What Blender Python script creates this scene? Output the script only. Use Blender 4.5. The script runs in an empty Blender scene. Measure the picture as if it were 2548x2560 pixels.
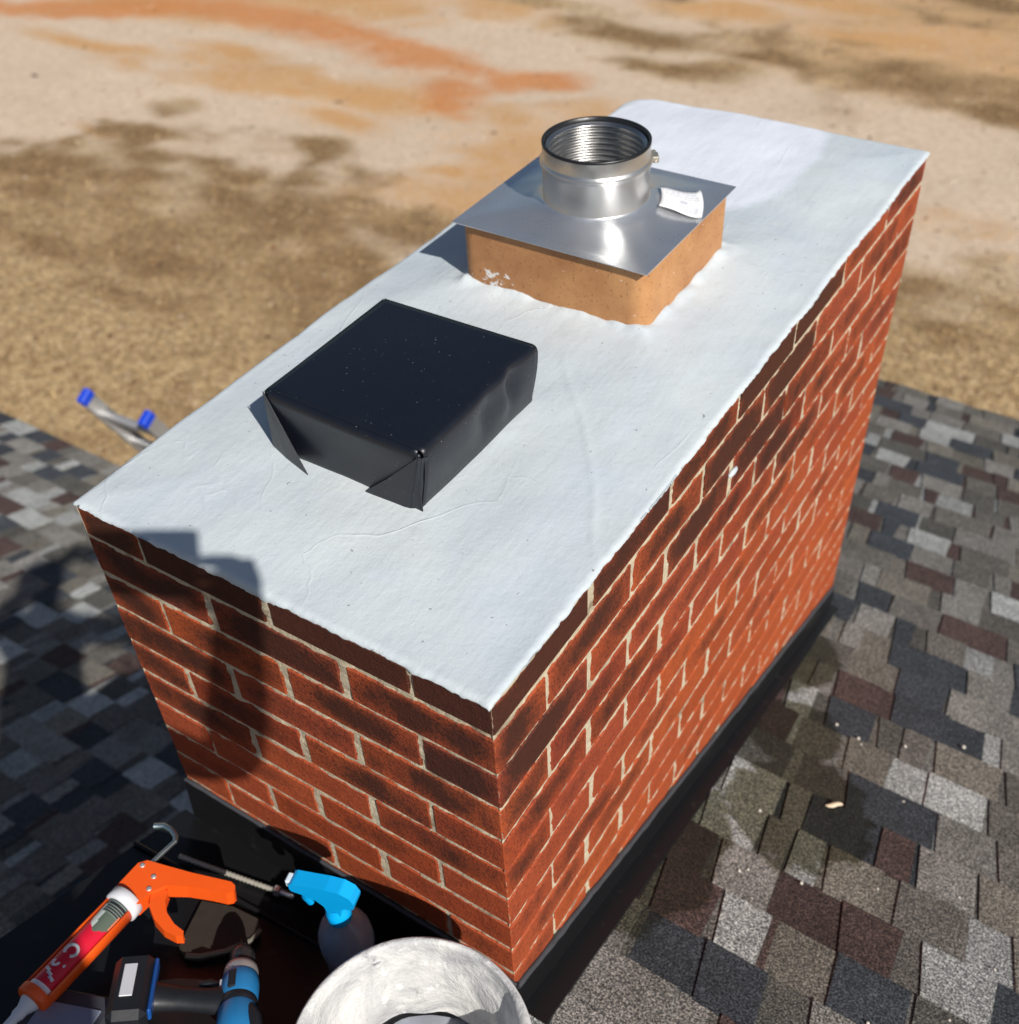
import bpy, math, random
import numpy as np
from mathutils import Vector, Matrix, noise
random.seed(7); rng = np.random.default_rng(7)
scn = bpy.context.scene
COL = scn.collection
V = Vector
# ------------------------------------------------------------------ camera, sky, sun, exposure
CP = V((0.41022, -0.54365, 0.87554))
R_ = V((0.84309581, 0.53610848, -0.04215622)); U_ = V((-0.33537339, 0.5854538, 0.73808437)); F_ = V((-0.42037381, 0.60813776, -0.67339017))
cam = bpy.data.cameras.new('camera'); cam_o = bpy.data.objects.new('camera', cam); COL.objects.link(cam_o)
cam_o.matrix_world = Matrix(((R_.x, U_.x, -F_.x, CP.x), (R_.y, U_.y, -F_.y, CP.y), (R_.z, U_.z, -F_.z, CP.z), (0, 0, 0, 1)))
cam.sensor_fit = 'HORIZONTAL'; cam.sensor_width = 36; cam.lens = 39.244
cam.clip_start = 0.01; cam.clip_end = 2000
cam.dof.use_dof = True; cam.dof.focus_distance = 1.28; cam.dof.aperture_fstop = 4.8
scn.camera = cam_o
SUN = V((0.6742, -0.3660, 0.6415)).normalized()
world = bpy.data.worlds.new('World'); scn.world = world; world.use_nodes = True
wn = world.node_tree; bg = wn.nodes['Background']
sky = wn.nodes.new('ShaderNodeTexSky'); sky.sky_type = 'NISHITA'; sky.sun_disc = False
sky.sun_elevation = math.asin(SUN.z); sky.sun_rotation = math.atan2(SUN.x, SUN.y)
wn.links.new(sky.outputs[0], bg.inputs[0]); bg.inputs[1].default_value = 0.056
sun = bpy.data.lights.new('sun', 'SUN'); sun.energy = 4.9; sun.angle = math.radians(0.53); sun.color = (1.0, 0.965, 0.91)
so = bpy.data.objects.new('sun', sun); COL.objects.link(so); so.rotation_euler = (-SUN).to_track_quat('-Z', 'Y').to_euler()
so.location = (6, -3, 6)
scn.view_settings.view_transform = 'Standard'; scn.view_settings.look = 'None'; scn.view_settings.gamma = 1
scn.view_settings.exposure = 0.0
scn.cycles.max_bounces = 8

# ------------------------------------------------------------------ helpers
def lin(r, g, b):
    f = lambda c: ((c/255)/12.92 if c/255 <= 0.04045 else (((c/255)+0.055)/1.055)**2.4)
    return (f(r), f(g), f(b), 1)

class NT:
    """small helper round a material's node tree"""
    def __init__(s, name):
        s.m = bpy.data.materials.new(name); s.m.use_nodes = True; s.t = s.m.node_tree
        s.b = s.t.nodes['Principled BSDF']; s._c = None
    def n(s, typ, **kw):
        x = s.t.nodes.new(typ)
        for k, v in kw.items():
            if hasattr(x, k): setattr(x, k, v)
            else: x.inputs[k.replace('_', ' ')].default_value = v
        return x
    def l(s, a, b): s.t.links.new(a, b)
    def co(s):
        if s._c is None: s._c = s.n('ShaderNodeTexCoord').outputs['Object']
        return s._c
    def noise(s, scale, detail=4, rough=0.55, dist=0, vec=None):
        x = s.n('ShaderNodeTexNoise'); x.inputs['Scale'].default_value = scale; x.inputs['Detail'].default_value = detail
        x.inputs['Roughness'].default_value = rough; x.inputs['Distortion'].default_value = dist
        s.l(vec or s.co(), x.inputs['Vector']); return x.outputs['Fac']
    def ramp(s, fac, stops, interp='LINEAR'):
        x = s.n('ShaderNodeValToRGB'); s.l(fac, x.inputs[0]); cr = x.color_ramp; cr.interpolation = interp
        while len(cr.elements) < len(stops): cr.elements.new(0.5)
        for e, (p, c) in zip(cr.elements, stops):
            e.position = p; e.color = c if len(c) == 4 else (*c, 1)
        return x.outputs['Color']
    def step(s, fac, a, b):
        if a > b: return s.ramp(fac, [(b, (1, 1, 1)), (a, (0, 0, 0))])
        return s.ramp(fac, [(a, (0, 0, 0)), (b, (1, 1, 1))])
    def mix(s, fac, a, b, mode='MIX'):
        x = s.n('ShaderNodeMix', data_type='RGBA', blend_type=mode)
        for sock, v in ((x.inputs[0], fac), (x.inputs[6], a), (x.inputs[7], b)):
            if isinstance(v, (int, float)): sock.default_value = v
            elif isinstance(v, (tuple, list)): sock.default_value = v if len(v) == 4 else (*v, 1)
            else: s.l(v, sock)
        return x.outputs[2]
    def math(s, op, a, b=0.0):
        x = s.n('ShaderNodeMath', operation=op)
        for sock, v in ((x.inputs[0], a), (x.inputs[1], b)):
            if isinstance(v, (int, float)): sock.default_value = v
            else: s.l(v, sock)
        return x.outputs[0]
    def attr(s, name='Col'):
        return s.n('ShaderNodeAttribute', attribute_name=name)
    def bump(s, h, strength=0.3, dist=0.002, prev=None):
        x = s.n('ShaderNodeBump'); x.inputs['Strength'].default_value = strength; x.inputs['Distance'].default_value = dist
        s.l(h, x.inputs['Height'])
        if prev is not None: s.l(prev, x.inputs['Normal'])
        s.l(x.outputs[0], s.b.inputs['Normal']); return x.outputs[0]
    def base(s, c):
        if isinstance(c, (tuple, list)): s.b.inputs['Base Color'].default_value = c if len(c) == 4 else (*c, 1)
        else: s.l(c, s.b.inputs['Base Color'])
    def set(s, **kw):
        for k, v in kw.items(): s.b.inputs[k.replace('_', ' ')].default_value = v
        return s

def plastic(name, c, rough=0.4, metal=0.0, var=0.12, nscale=30, bump=0.05, spec=0.5):
    k = NT(name)
    f = k.noise(nscale, 5)
    k.base(k.mix(f, tuple(x*(1-var) for x in c[:3]), tuple(min(1, x*(1+var)) for x in c[:3])))
    k.set(Roughness=rough, Metallic=metal); k.b.inputs['Specular IOR Level'].default_value = spec
    r = k.n('ShaderNodeMapRange'); k.l(k.noise(nscale*2.3, 3), r.inputs[0])
    r.inputs[3].default_value = max(0.02, rough-0.1); r.inputs[4].default_value = min(1, rough+0.12)
    k.l(r.outputs[0], k.b.inputs['Roughness'])
    if bump: k.bump(k.noise(nscale*4, 4), bump, 0.001)
    return k.m

class MB:
    """mesh builder: verts, faces, one colour per face, one material slot per face"""
    def __init__(s): s.loc = None; s.v = []; s.f = []; s.c = []; s.mi = []; s.sm = []; s.col = (1, 1, 1, 1); s.m = 0; s.T = Matrix.Identity(4)
    def add(s, vs, fs, smooth=False):
        b = len(s.v); s.v += [tuple(s.T @ V(v)) for v in vs]
        for f in fs:
            s.f.append(tuple(i+b for i in f)); s.c.append(s.col); s.mi.append(s.m); s.sm.append(smooth)
    def box(s, lo, hi):
        (a, b, c), (d, e, f) = lo, hi
        s.add([(a,b,c),(d,b,c),(d,e,c),(a,e,c),(a,b,f),(d,b,f),(d,e,f),(a,e,f)],
              [(0,3,2,1),(4,5,6,7),(0,1,5,4),(1,2,6,5),(2,3,7,6),(3,0,4,7)])
    def cbox(s, lo, hi, ch):
        """box with chamfered edges"""
        vs = []; idx = {}
        for ix in (0, 1):
            for iy in (0, 1):
                for iz in (0, 1):
                    p = [hi[0] if ix else lo[0], hi[1] if iy else lo[1], hi[2] if iz else lo[2]]
                    sg = [(-1 if ix else 1), (-1 if iy else 1), (-1 if iz else 1)]
                    for ax in range(3):
                        q = [p[k] + (0 if k == ax else sg[k]*ch) for k in range(3)]
                        idx[(ix, iy, iz, ax)] = len(vs); vs.append(q)
        fs = []
        I = lambda a, b, c, ax: idx[(a, b, c, ax)]
        fs += [(I(1,0,0,0),I(1,1,0,0),I(1,1,1,0),I(1,0,1,0)), (I(0,0,0,0),I(0,0,1,0),I(0,1,1,0),I(0,1,0,0)),
               (I(0,1,0,1),I(0,1,1,1),I(1,1,1,1),I(1,1,0,1)), (I(0,0,0,1),I(1,0,0,1),I(1,0,1,1),I(0,0,1,1)),
               (I(0,0,1,2),I(1,0,1,2),I(1,1,1,2),I(0,1,1,2)), (I(0,0,0,2),I(0,1,0,2),I(1,1,0,2),I(1,0,0,2))]
        for a in (0, 1):
            for b in (0, 1):
                fs += [(I(a,b,0,0),I(a,b,1,0),I(a,b,1,1),I(a,b,0,1)), (I(a,0,b,0),I(a,1,b,0),I(a,1,b,2),I(a,0,b,2)), (I(0,a,b,1),I(1,a,b,1),I(1,a,b,2),I(0,a,b,2))]
                for c in (0, 1): fs.append((I(a,b,c,0),I(a,b,c,1),I(a,b,c,2)))
        cen = [(lo[k]+hi[k])/2 for k in range(3)]
        out = []
        for f in fs:
            p = [V(vs[i]) for i in f]; nn = (p[1]-p[0]).cross(p[2]-p[0]); m = sum(p, V())/len(p) - V(cen)
            out.append(f if nn.dot(m) > 0 else tuple(reversed(f)))
        s.add(vs, out)
    def rings(s, rings, closed=True, caps=(True, True), smooth=True):
        n = len(rings[0]); vs = [p for r in rings for p in r]; fs = []
        for i in range(len(rings)-1):
            for j in range(n if closed else n-1):
                k = (j+1) % n; fs.append((i*n+j, i*n+k, (i+1)*n+k, (i+1)*n+j))
        s.add(vs, fs, smooth)
        if caps[0]: s.add(list(rings[0]), [tuple(reversed(range(n)))])
        if caps[1]: s.add(list(rings[-1]), [tuple(range(n))])
    def lathe(s, prof, n=48, caps=(False, False), smooth=True, a0=0):
        s.rings([[(r*math.cos(a0+2*math.pi*j/n), r*math.sin(a0+2*math.pi*j/n), z) for j in range(n)] for r, z in prof], True, caps, smooth)
    def tube(s, path, rad, n=12, caps=(True, True), flat=1.0, up=None):
        path = [V(p) for p in path]; rad = rad if isinstance(rad, (list, tuple)) else [rad]*len(path); R = []
        u = None
        for i, p in enumerate(path):
            d = (path[min(i+1, len(path)-1)] - path[max(i-1, 0)]).normalized()
            if u is None:
                u = V(up) if up else (V((0, 0, 1)) if abs(d.z) < 0.9 else V((1, 0, 0)))
            u = (u - d*u.dot(d)).normalized(); w = d.cross(u)
            R.append([p + (u*math.cos(2*math.pi*j/n)*flat + w*math.sin(2*math.pi*j/n))*rad[i] for j in range(n)])
        s.rings(R, True, caps)
    def prism(s, poly, h0, h1, smooth=False):
        """poly in local xy, extruded along z, sides and caps"""
        n = len(poly)
        s.add([(x, y, h0) for x, y in poly]+[(x, y, h1) for x, y in poly], [(i, (i+1) % n, n+(i+1) % n, n+i) for i in range(n)], smooth)
        s.add([(x, y, h0) for x, y in poly], [tuple(reversed(range(n)))]); s.add([(x, y, h1) for x, y in poly], [tuple(range(n))])
    def build(s, name, mats, parent=None, bevel=None, fix=False, loc=None):
        me = bpy.data.meshes.new(name); me.from_pydata(s.v, [], s.f)
        for m in (mats if isinstance(mats, (list, tuple)) else [mats]): me.materials.append(m)
        me.polygons.foreach_set('material_index', s.mi); me.polygons.foreach_set('use_smooth', s.sm)
        ca = me.attributes.new('Col', 'FLOAT_COLOR', 'CORNER')
        cnt = np.array([len(f) for f in s.f]); arr = np.repeat(np.array(s.c, dtype=np.float32), cnt, axis=0)
        ca.data.foreach_set('color', arr.ravel())
        if s.loc: la = me.attributes.new('Loc', 'FLOAT_VECTOR', 'POINT'); la.data.foreach_set('vector', np.array(s.loc, dtype=np.float32).ravel())
        me.update()
        o = bpy.data.objects.new(name, me); COL.objects.link(o)
        if parent is not None: o.parent = parent; 
        if loc is not None: o.location = loc
        if bevel:
            md = o.modifiers.new('bevel', 'BEVEL'); md.width = bevel; md.segments = 2; md.limit_method = 'ANGLE'; md.angle_limit = math.radians(40)
        return o

def thing(name, label, cat, loc=(0, 0, 0), rot=None, group=None):
    o = bpy.data.objects.new(name, None); COL.objects.link(o); o.location = loc; o.empty_display_size = 0.1
    if rot is not None: o.rotation_euler = rot
    o['label'] = label; o['category'] = cat
    if group: o['group'] = group
    return o
def tag(o, label, cat, group=None, kind=None):
    if label: o['label'] = label
    if cat: o['category'] = cat
    if group: o['group'] = group
    if kind: o['kind'] = kind
    return o
def frame(o, x, y, z):
    """matrix from origin and three axes"""
    return Matrix(((x[0], y[0], z[0], o[0]), (x[1], y[1], z[1], o[1]), (x[2], y[2], z[2], o[2]), (0, 0, 0, 1)))
def fb(x, y, z, seed=0, oct=4):
    return noise.fractal(V((x, y, z+seed*7.3)), 1.0, 2.0, oct)
def sst(a, b, x):
    t = min(1, max(0, (x-a)/(b-a))); return t*t*(3-2*t)

SL = 0.345                       # roof fall per metre along +Y
ZR = 0.690
roof_z = lambda y, z0=ZR: -z0 - SL*y
W, L, HC = 0.606, 1.40, 0.065

# ------------------------------------------------------------------ ground
GZ = -5.2
def axis(lo, hi, step, far):
    a = list(np.arange(lo, hi, step)); d = step*1.6; x = a[0]; pre = []
    while x > -far: x -= d; d *= 1.35; pre.append(x)
    d = step*1.6; x = a[-1]; post = []
    while x < far: x += d; d *= 1.35; post.append(x)
    return pre[::-1]+a+post
gx = axis(-22, 5, 0.12, 400); gy = axis(1, 23, 0.12, 400)
EDGE = [(-60, 6.3), (-16, 6.6), (-12.9, 7.3), (-12.4, 8.6), (-10.7, 8.35), (-9, 8.6), (-7.6, 8.35), (-6.4, 7.6), (-5.3, 6.6), (-4, 8.3), (-2.5, 9.6), (-1, 10.6), (60, 10.8)]
CLAY = [(-22, 10.6), (-17.8, 11.5), (-14.2, 13.2), (-12.2, 13.1), (-11, 12.9), (-9.8, 12.7), (-8.95, 12.25), (-8.45, 11.5)]
CLAY2 = [(-9.6, 12.6), (-8.3, 12.45), (-7.6, 12.8)]
def segd(px, py, pl):
    best = 1e9
    for (ax, ay), (bx, by) in zip(pl[:-1], pl[1:]):
        dx, dy = bx-ax, by-ay; t = max(0, min(1, ((px-ax)*dx+(py-ay)*dy)/(dx*dx+dy*dy)))
        best = min(best, math.hypot(px-ax-t*dx, py-ay-t*dy))
    return best
BROWN = [(-7.6, 14.9, 1.5, .45), (-6.2, 14.0, .9, .3), (-5.0, 15.0, 1.3, .35), (-3.3, 15.2, 1.6, .55), (-2.0, 14.6, 1.5, .5), (-1.0, 15.3, 1.2, .8), (-2.6, 18.6, 1.3, .6), (-9.6, 15.6, 1.6, .35), (-0.6, 17, 1.6, .5),  # the farthest patch on the right paints in a tree's shadow
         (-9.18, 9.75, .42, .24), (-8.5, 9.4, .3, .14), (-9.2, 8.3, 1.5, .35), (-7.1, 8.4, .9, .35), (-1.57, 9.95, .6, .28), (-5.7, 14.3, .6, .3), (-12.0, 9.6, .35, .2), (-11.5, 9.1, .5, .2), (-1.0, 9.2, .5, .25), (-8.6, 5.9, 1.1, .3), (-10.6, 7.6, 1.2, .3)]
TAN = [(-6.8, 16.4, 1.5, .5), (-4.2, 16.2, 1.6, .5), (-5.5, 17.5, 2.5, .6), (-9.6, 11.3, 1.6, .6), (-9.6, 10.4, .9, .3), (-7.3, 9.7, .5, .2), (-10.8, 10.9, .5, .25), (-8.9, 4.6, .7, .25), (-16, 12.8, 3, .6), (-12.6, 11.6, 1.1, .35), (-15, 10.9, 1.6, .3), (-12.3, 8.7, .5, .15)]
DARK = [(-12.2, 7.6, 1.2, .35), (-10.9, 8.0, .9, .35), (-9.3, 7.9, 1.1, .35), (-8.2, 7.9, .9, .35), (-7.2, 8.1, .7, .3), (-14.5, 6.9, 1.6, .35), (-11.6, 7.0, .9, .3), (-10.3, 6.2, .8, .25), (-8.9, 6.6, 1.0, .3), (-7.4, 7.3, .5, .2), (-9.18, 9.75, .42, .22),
        (-7.4, 15.0, 1.5, .4), (-6.2, 14.1, .8, .25), (-5.0, 15.0, 1.0, .3), (-3.3, 15.2, 1.5, .5), (-2.0, 14.6, 1.4, .45), (-1.0, 15.2, 1.1, .6), (-2.6, 18.6, 1.3, .5), (-1.6, 9.95, .5, .25), (-8.6, 5.9, .9, .25), (-1.2, 9.3, .4, .2)]  # farthest patch here darkens the same painted tree shadow
def blob(px, py, bl, pw=1.0):
    m = 0
    for x, y, rx, ry in bl:
        d = ((px-x)/rx)**2+((py-y)/ry)**2
        if d < 9: m = max(m, math.exp(-d*pw))
    return m
verts = []; gcol = []
for y in gy:
    for x in gx:
        far = x < -24 or x > 7 or y < -1 or y > 25
        n1 = fb(x*.55, y*.9, 0, 1); n2 = fb(x*1.7, y*2.4, 0, 2); n3 = fb(x*.25, y*.4, 0, 3)
        wx, wy = x+n2*.25, y+n1*.35
        ey = np.interp(wx, [e[0] for e in EDGE], [e[1] for e in EDGE])
        g = sst(-1.3, 1.3, ey-wy+n2*.9+n1*.6)*0.95
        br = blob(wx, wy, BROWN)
        if y > 13: g = max(g, sst(-.1, .9, n1+.15)*sst(13.4, 15.2, y+x*.12+.9)*sst(-11, -7, x)*.75)
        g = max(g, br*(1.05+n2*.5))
        c = 0 if far else max((1-sst(.08, .80, segd(wx, wy, CLAY)+n2*.15)), (1-sst(.05, .6, segd(wx, wy, CLAY2))))*sst(-.9, .3, n1+n2*.5+.45)
        t = max(blob(wx, wy, TAN), .75*sst(0.15, .6, n3+.1+n2*.1))
        t = max(t, .85*sst(12.4, 14.2, y+n1*.6)*sst(-9.5, -12.5, x+n2), .7*sst(13.6, 15.5, y+n1*.5)*sst(-8, -4, x))
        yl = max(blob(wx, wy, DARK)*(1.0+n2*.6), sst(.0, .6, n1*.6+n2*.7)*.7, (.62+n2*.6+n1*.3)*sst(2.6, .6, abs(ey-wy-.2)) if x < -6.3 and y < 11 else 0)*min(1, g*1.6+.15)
        if far: g, t, yl = .55, .4, .2
        verts.append((x, y, GZ + n1*.02 + n3*.03)); gcol.append((min(1, max(0, g)), min(1, max(0, c)), min(1, max(0, t)), min(1, max(0, yl))))
nx, ny = len(gx), len(gy)
faces = [(j*nx+i, j*nx+i+1, (j+1)*nx+i+1, (j+1)*nx+i) for j in range(ny-1) for i in range(nx-1)]
me = bpy.data.meshes.new('ground'); me.from_pydata(verts, [], faces)
ca = me.attributes.new('Col', 'FLOAT_COLOR', 'POINT'); ca.data.foreach_set('color', np.array(gcol, dtype=np.float32).ravel())
me.polygons.foreach_set('use_smooth', [True]*len(faces)); me.update()
k = NT('ground_dirt'); at = k.attr(); sep = k.n('ShaderNodeSeparateColor'); k.l(at.outputs['Color'], sep.inputs[0])
fine = k.noise(30, 6, 0.72); mid = k.noise(9, 6, 0.65); big = k.noise(1.6, 5, .6); grain = k.noise(62, 4, .65)
pale = k.mix(k.step(mid, .3, .7), lin(190, 164, 138), lin(220, 200, 178))
pale = k.mix(k.step(grain, .5, .78), pale, lin(232, 216, 196))
pale = k.mix(k.step(fine, .61, .70), pale, lin(134, 106, 80))
tan = k.mix(mid, lin(190, 142, 92), lin(206, 164, 116)); tan = k.mix(k.step(grain, .55, .75), tan, lin(214, 182, 144))
clay = k.mix(mid, lin(192, 120, 68), lin(206, 148, 98))
gr = k.mix(k.step(mid, .38, .62), lin(134, 104, 68), lin(212, 182, 136)); gr = k.mix(k.step(fine, .50, .62), gr, lin(228, 204, 162)); gr = k.mix(k.step(fine, .44, .36), gr, lin(110, 82, 54)); gr = k.mix(k.step(grain, .34, .5), lin(88, 64, 42), gr)
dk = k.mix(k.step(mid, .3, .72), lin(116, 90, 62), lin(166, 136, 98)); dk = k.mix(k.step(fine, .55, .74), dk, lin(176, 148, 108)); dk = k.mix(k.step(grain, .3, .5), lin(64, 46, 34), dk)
def soft(w, nz, sp=.35):
    a = k.math('ADD', w, k.math('MULTIPLY', k.math('SUBTRACT', nz, .5), 1.3)); return k.step(a, .5-sp, .5+sp)
c1 = k.mix(soft(sep.outputs[2], mid), pale, tan)
c1 = k.mix(k.math('MULTIPLY', soft(sep.outputs[1], k.mix(.5, mid, big), .40), .92), c1, clay)
c1 = k.mix(soft(sep.outputs[0], k.mix(.5, mid, fine), .42), c1, gr)
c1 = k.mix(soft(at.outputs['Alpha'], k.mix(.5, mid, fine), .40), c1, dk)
k.base(c1); k.set(Roughness=.95); k.b.inputs['Specular IOR Level'].default_value = .15
k.bump(k.mix(.5, fine, mid), .75, .04)
me.materials.append(k.m)
ground = bpy.data.objects.new('ground', me); COL.objects.link(ground); ground['kind'] = 'structure'

def in_view(P):
    d = P-CP; z = d.dot(F_)
    return z > 0 and abs(d.dot(R_)/z) < .5 and abs(d.dot(U_)/z) < .5
def gattr(x, y):
    i = min(nx-1, max(0, int(np.searchsorted(gx, x)))); j = min(ny-1, max(0, int(np.searchsorted(gy, y)))); return gcol[j*nx+i]
# pebbles, dead grass blades and leaves: uncountable ground litter
def litter(name, count, size, colors, accept, label, cat, flat=.6, elong=1.0, blade=False):
    vs = []; fs = []; cs = []; done = 0; tries = 0
    while done < count and tries < count*8:
        tries += 1
        x = rng.uniform(-20, 3); y = rng.uniform(2.2, 21)
        if not in_view(V((x, y, GZ))): continue
        if rng.uniform() > accept(gattr(x, y)): continue
        # denser near the viewer
        if rng.uniform() > min(1, (9/math.hypot(x, y))**1.2): continue
        done += 1; b = len(vs); s = size*rng.lognormal(0, .38); a = rng.uniform(0, 6.283); ca_, sa_ = math.cos(a), math.sin(a)
        z = GZ+fb(x*.55, y*.9, 0, 1)*.02+fb(x*.25, y*.4, 0, 3)*.03
        col = colors[int(rng.integers(len(colors)))]; q = rng.uniform(.75, 1.2); col = (col[0]*q, col[1]*q, col[2]*q, 1)
        if blade:
            h = s*rng.uniform(.15, .55); w = s*.09
            pts = [(-w, 0, 0), (w, 0, 0), (w*.8, s*.5, h), (-w*.8, s*.5, h), (0, s, h*rng.uniform(.5, 1.2))]
            vs += [(x+px*ca_-py*sa_, y+px*sa_+py*ca_, z+pz) for px, py, pz in pts]; fs += [(b, b+1, b+2, b+3), (b+3, b+2, b+4)]; cs += [col]*7
        else:
            pts = [(s*elong, 0, 0), (0, s*.8, 0), (-s*elong, 0, .0), (0, -s*.8, 0), (s*.2, s*.1, s*flat), (-s*.2, -s*.3, s*flat*.8)]
            vs += [(x+px*ca_-py*sa_, y+px*sa_+py*ca_, z+pz) for px, py, pz in pts]
            fs += [(b, b+1, b+4), (b+1, b+2, b+4), (b+2, b+5, b+4), (b+2, b+3, b+5), (b+3, b, b+5), (b, b+4, b+5)]; cs += [col]*18
    m = bpy.data.meshes.new(name); m.from_pydata(vs, [], fs); c = m.attributes.new('Col', 'FLOAT_COLOR', 'CORNER')
    c.data.foreach_set('color', np.array(cs, dtype=np.float32).ravel()); m.update()
    kk = NT(name+'_mat'); kk.base(kk.attr().outputs['Color']); kk.set(Roughness=.9); m.materials.append(kk.m)
    o = bpy.data.objects.new(name, m); COL.objects.link(o); tag(o, label, cat, kind='stuff'); return o
litter('gravel', 16000, .0085, [lin(206, 190, 168), lin(190, 168, 140), lin(160, 140, 118), lin(214, 202, 184)], lambda a: .9-.6*a[0], 'pale gravel scattered over the bare dirt yard', 'gravel')
litter('dry_grass', 110000, .027, [lin(190, 160, 114), lin(176, 144, 98), lin(146, 114, 76), lin(200, 174, 128), lin(112, 86, 58)], lambda a: .02+a[0], 'short dry tan grass covering the yard by the roof', 'grass', blade=True)
litter('dead_leaves', 2600, .015, [lin(96, 66, 44), lin(110, 80, 54), lin(74, 52, 40), lin(120, 76, 50)], lambda a: .25+.8*a[0], 'brown dead leaves strewn over the yard', 'leaves', flat=.3, elong=1.9)

# ------------------------------------------------------------------ materials
def shingle_mat():
    k = NT('asphalt_shingle'); a = k.attr()
    g1 = k.noise(330, 2, .6); g2 = k.noise(150, 3, .6); m = k.noise(14, 4, .6)
    c = k.mix(1.0, a.outputs['Color'], k.ramp(g1, [(.34, (.16, .16, .16)), (.5, (.80, .80, .80)), (.64, (2.5, 2.42, 2.3))]), 'MULTIPLY')
    c = k.mix(1.0, c, k.ramp(g2, [(.3, (.72, .72, .72)), (.7, (1.22, 1.22, 1.2))]), 'MULTIPLY')
    c = k.mix(1.0, c, k.ramp(m, [(.3, (.82, .82, .8)), (.7, (1.12, 1.12, 1.12))]), 'MULTIPLY')
    # rain-wet / sealer stained patches beside the flashing
    co = k.n('ShaderNodeSeparateXYZ'); k.l(k.co(), co.inputs[0]); nz = k.noise(9, 5, .65, .6)
    st = None
    for (x, y, rx, ry) in [(.19, .66, .14, .17), (.10, .86, .10, .12), (.05, .40, .09, .20), (.02, 1.12, .09, .15)]:
        dx = k.math('DIVIDE', k.math('SUBTRACT', co.outputs[0], x), rx); dy = k.math('DIVIDE', k.math('SUBTRACT', co.outputs[1], y), ry)
        d = k.math('SQRT', k.math('ADD', k.math('MULTIPLY', dx, dx), k.math('MULTIPLY', dy, dy)))
        d = k.math('ADD', d, k.math('MULTIPLY', k.math('SUBTRACT', nz, .5), 1.0))
        st = d if st is None else k.math('MINIMUM', st, d)
    mask = k.ramp(st, [(.86, (1, 1, 1)), (.97, (0, 0, 0))])
    c = k.mix(k.math('MULTIPLY', mask, .95), c, k.mix(1.0, c, (.31, .30, .21), 'MULTIPLY'))
    k.base(c); k.set(Roughness=.88); k.b.inputs['Specular IOR Level'].default_value = .35
    k.bump(g1, .7, .0015); return k.m
M_SHINGLE = shingle_mat()

def brick_mat():
    k = NT('red_brick'); a = k.attr(); co = k.n('ShaderNodeSeparateXYZ'); k.l(k.co(), co.inputs[0])
    n1 = k.noise(17, 6, .66, .3); n2 = k.noise(260, 3, .6); n3 = k.noise(80, 4, .65); n4 = k.noise(4.5, 3, .6); n5 = k.noise(36, 4, .6)
    sp = k.n('ShaderNodeSeparateColor'); k.l(a.outputs['Color'], sp.inputs[0])   # r tone, g soot, b hue
    lc = k.n('ShaderNodeSeparateXYZ'); k.l(k.attr('Loc').outputs['Vector'], lc.inputs[0])
    par = lambda v: k.math('MULTIPLY', k.math('MULTIPLY', v, k.math('SUBTRACT', 1.0, v)), 4.0)
    core = k.math('MULTIPLY', k.math('POWER', par(lc.outputs[2]), .6), k.math('POWER', k.math('MAXIMUM', par(lc.outputs[0]), par(lc.outputs[1])), .45))
    c = k.mix(sp.outputs[0], (.270, .040, .012), (.43, .086, .020))
    c = k.mix(k.math('MULTIPLY', sp.outputs[2], .8), c, (.36, .070, .034))
    c = k.mix(k.math('MULTIPLY', k.step(n3, .5, .8), .30), c, (.60, .19, .075))
    c = k.mix(k.math('MULTIPLY', k.step(n5, .50, .72), .45), c, (.19, .032, .017)); c = k.mix(k.math('MULTIPLY', k.step(k.noise(3.0, 3), .45, .7), .35), c, (.26, .042, .022))
    c = k.mix(k.math('MULTIPLY', k.step(n2, .54, .66), .75), c, (.09, .022, .014))
    c = k.mix(k.math('MULTIPLY', k.ramp(k.math('ADD', co.outputs[2], 1.0), [(.2, (1, 1, 1)), (.75, (0, 0, 0))]), .36), c, (.50, .108, .024))
    up = k.ramp(k.math('ADD', co.outputs[2], 1.0), [(.30, (.05, .05, .05)), (.55, (.38, .38, .38)), (.76, (.80, .80, .80)), (.95, (1.12, 1.12, 1.12))])
    up = k.math('MULTIPLY', up, k.ramp(k.math('MULTIPLY', co.outputs[1], .7), [(.55, (1, 1, 1)), (.8, (.55, .55, .55))]))
    s = k.math('ADD', k.math('MULTIPLY', up, .53), k.math('MULTIPLY', sp.outputs[1], .34))
    s = k.math('ADD', s, k.math('MULTIPLY', k.math('SUBTRACT', n1, .5), .95)); s = k.math('ADD', s, k.math('MULTIPLY', k.math('SUBTRACT', n4, .5), .55))
    s = k.math('ADD', s, k.math('MULTIPLY', k.math('SUBTRACT', core, .75), .42)); s = k.math('ADD', s, k.math('MULTIPLY', a.outputs['Alpha'], .07))
    s = k.math('ADD', s, k.math('MULTIPLY', k.math('SUBTRACT', n2, .5), .45))
    c = k.mix(k.math('MULTIPLY', k.step(s, .34, .78), .88), c, (.034, .015, .010))
    k.base(c); k.set(Roughness=.72); k.b.inputs['Specular IOR Level'].default_value = .25
    b1 = k.bump(n3, .45, .004); k.bump(n2, .75, .0018, b1); return k.m
M_BRICK = brick_mat()
k = NT('mortar'); n = k.noise(60, 5, .65); c = k.mix(n, lin(176, 160, 132), lin(214, 202, 176)); c = k.mix(k.step(k.noise(18, 4), .56, .7), c, lin(120, 98, 78)); k.base(c); k.set(Roughness=.95); k.bump(k.noise(220, 4, .7), .6, .003); M_MORTAR = k.m

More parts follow.
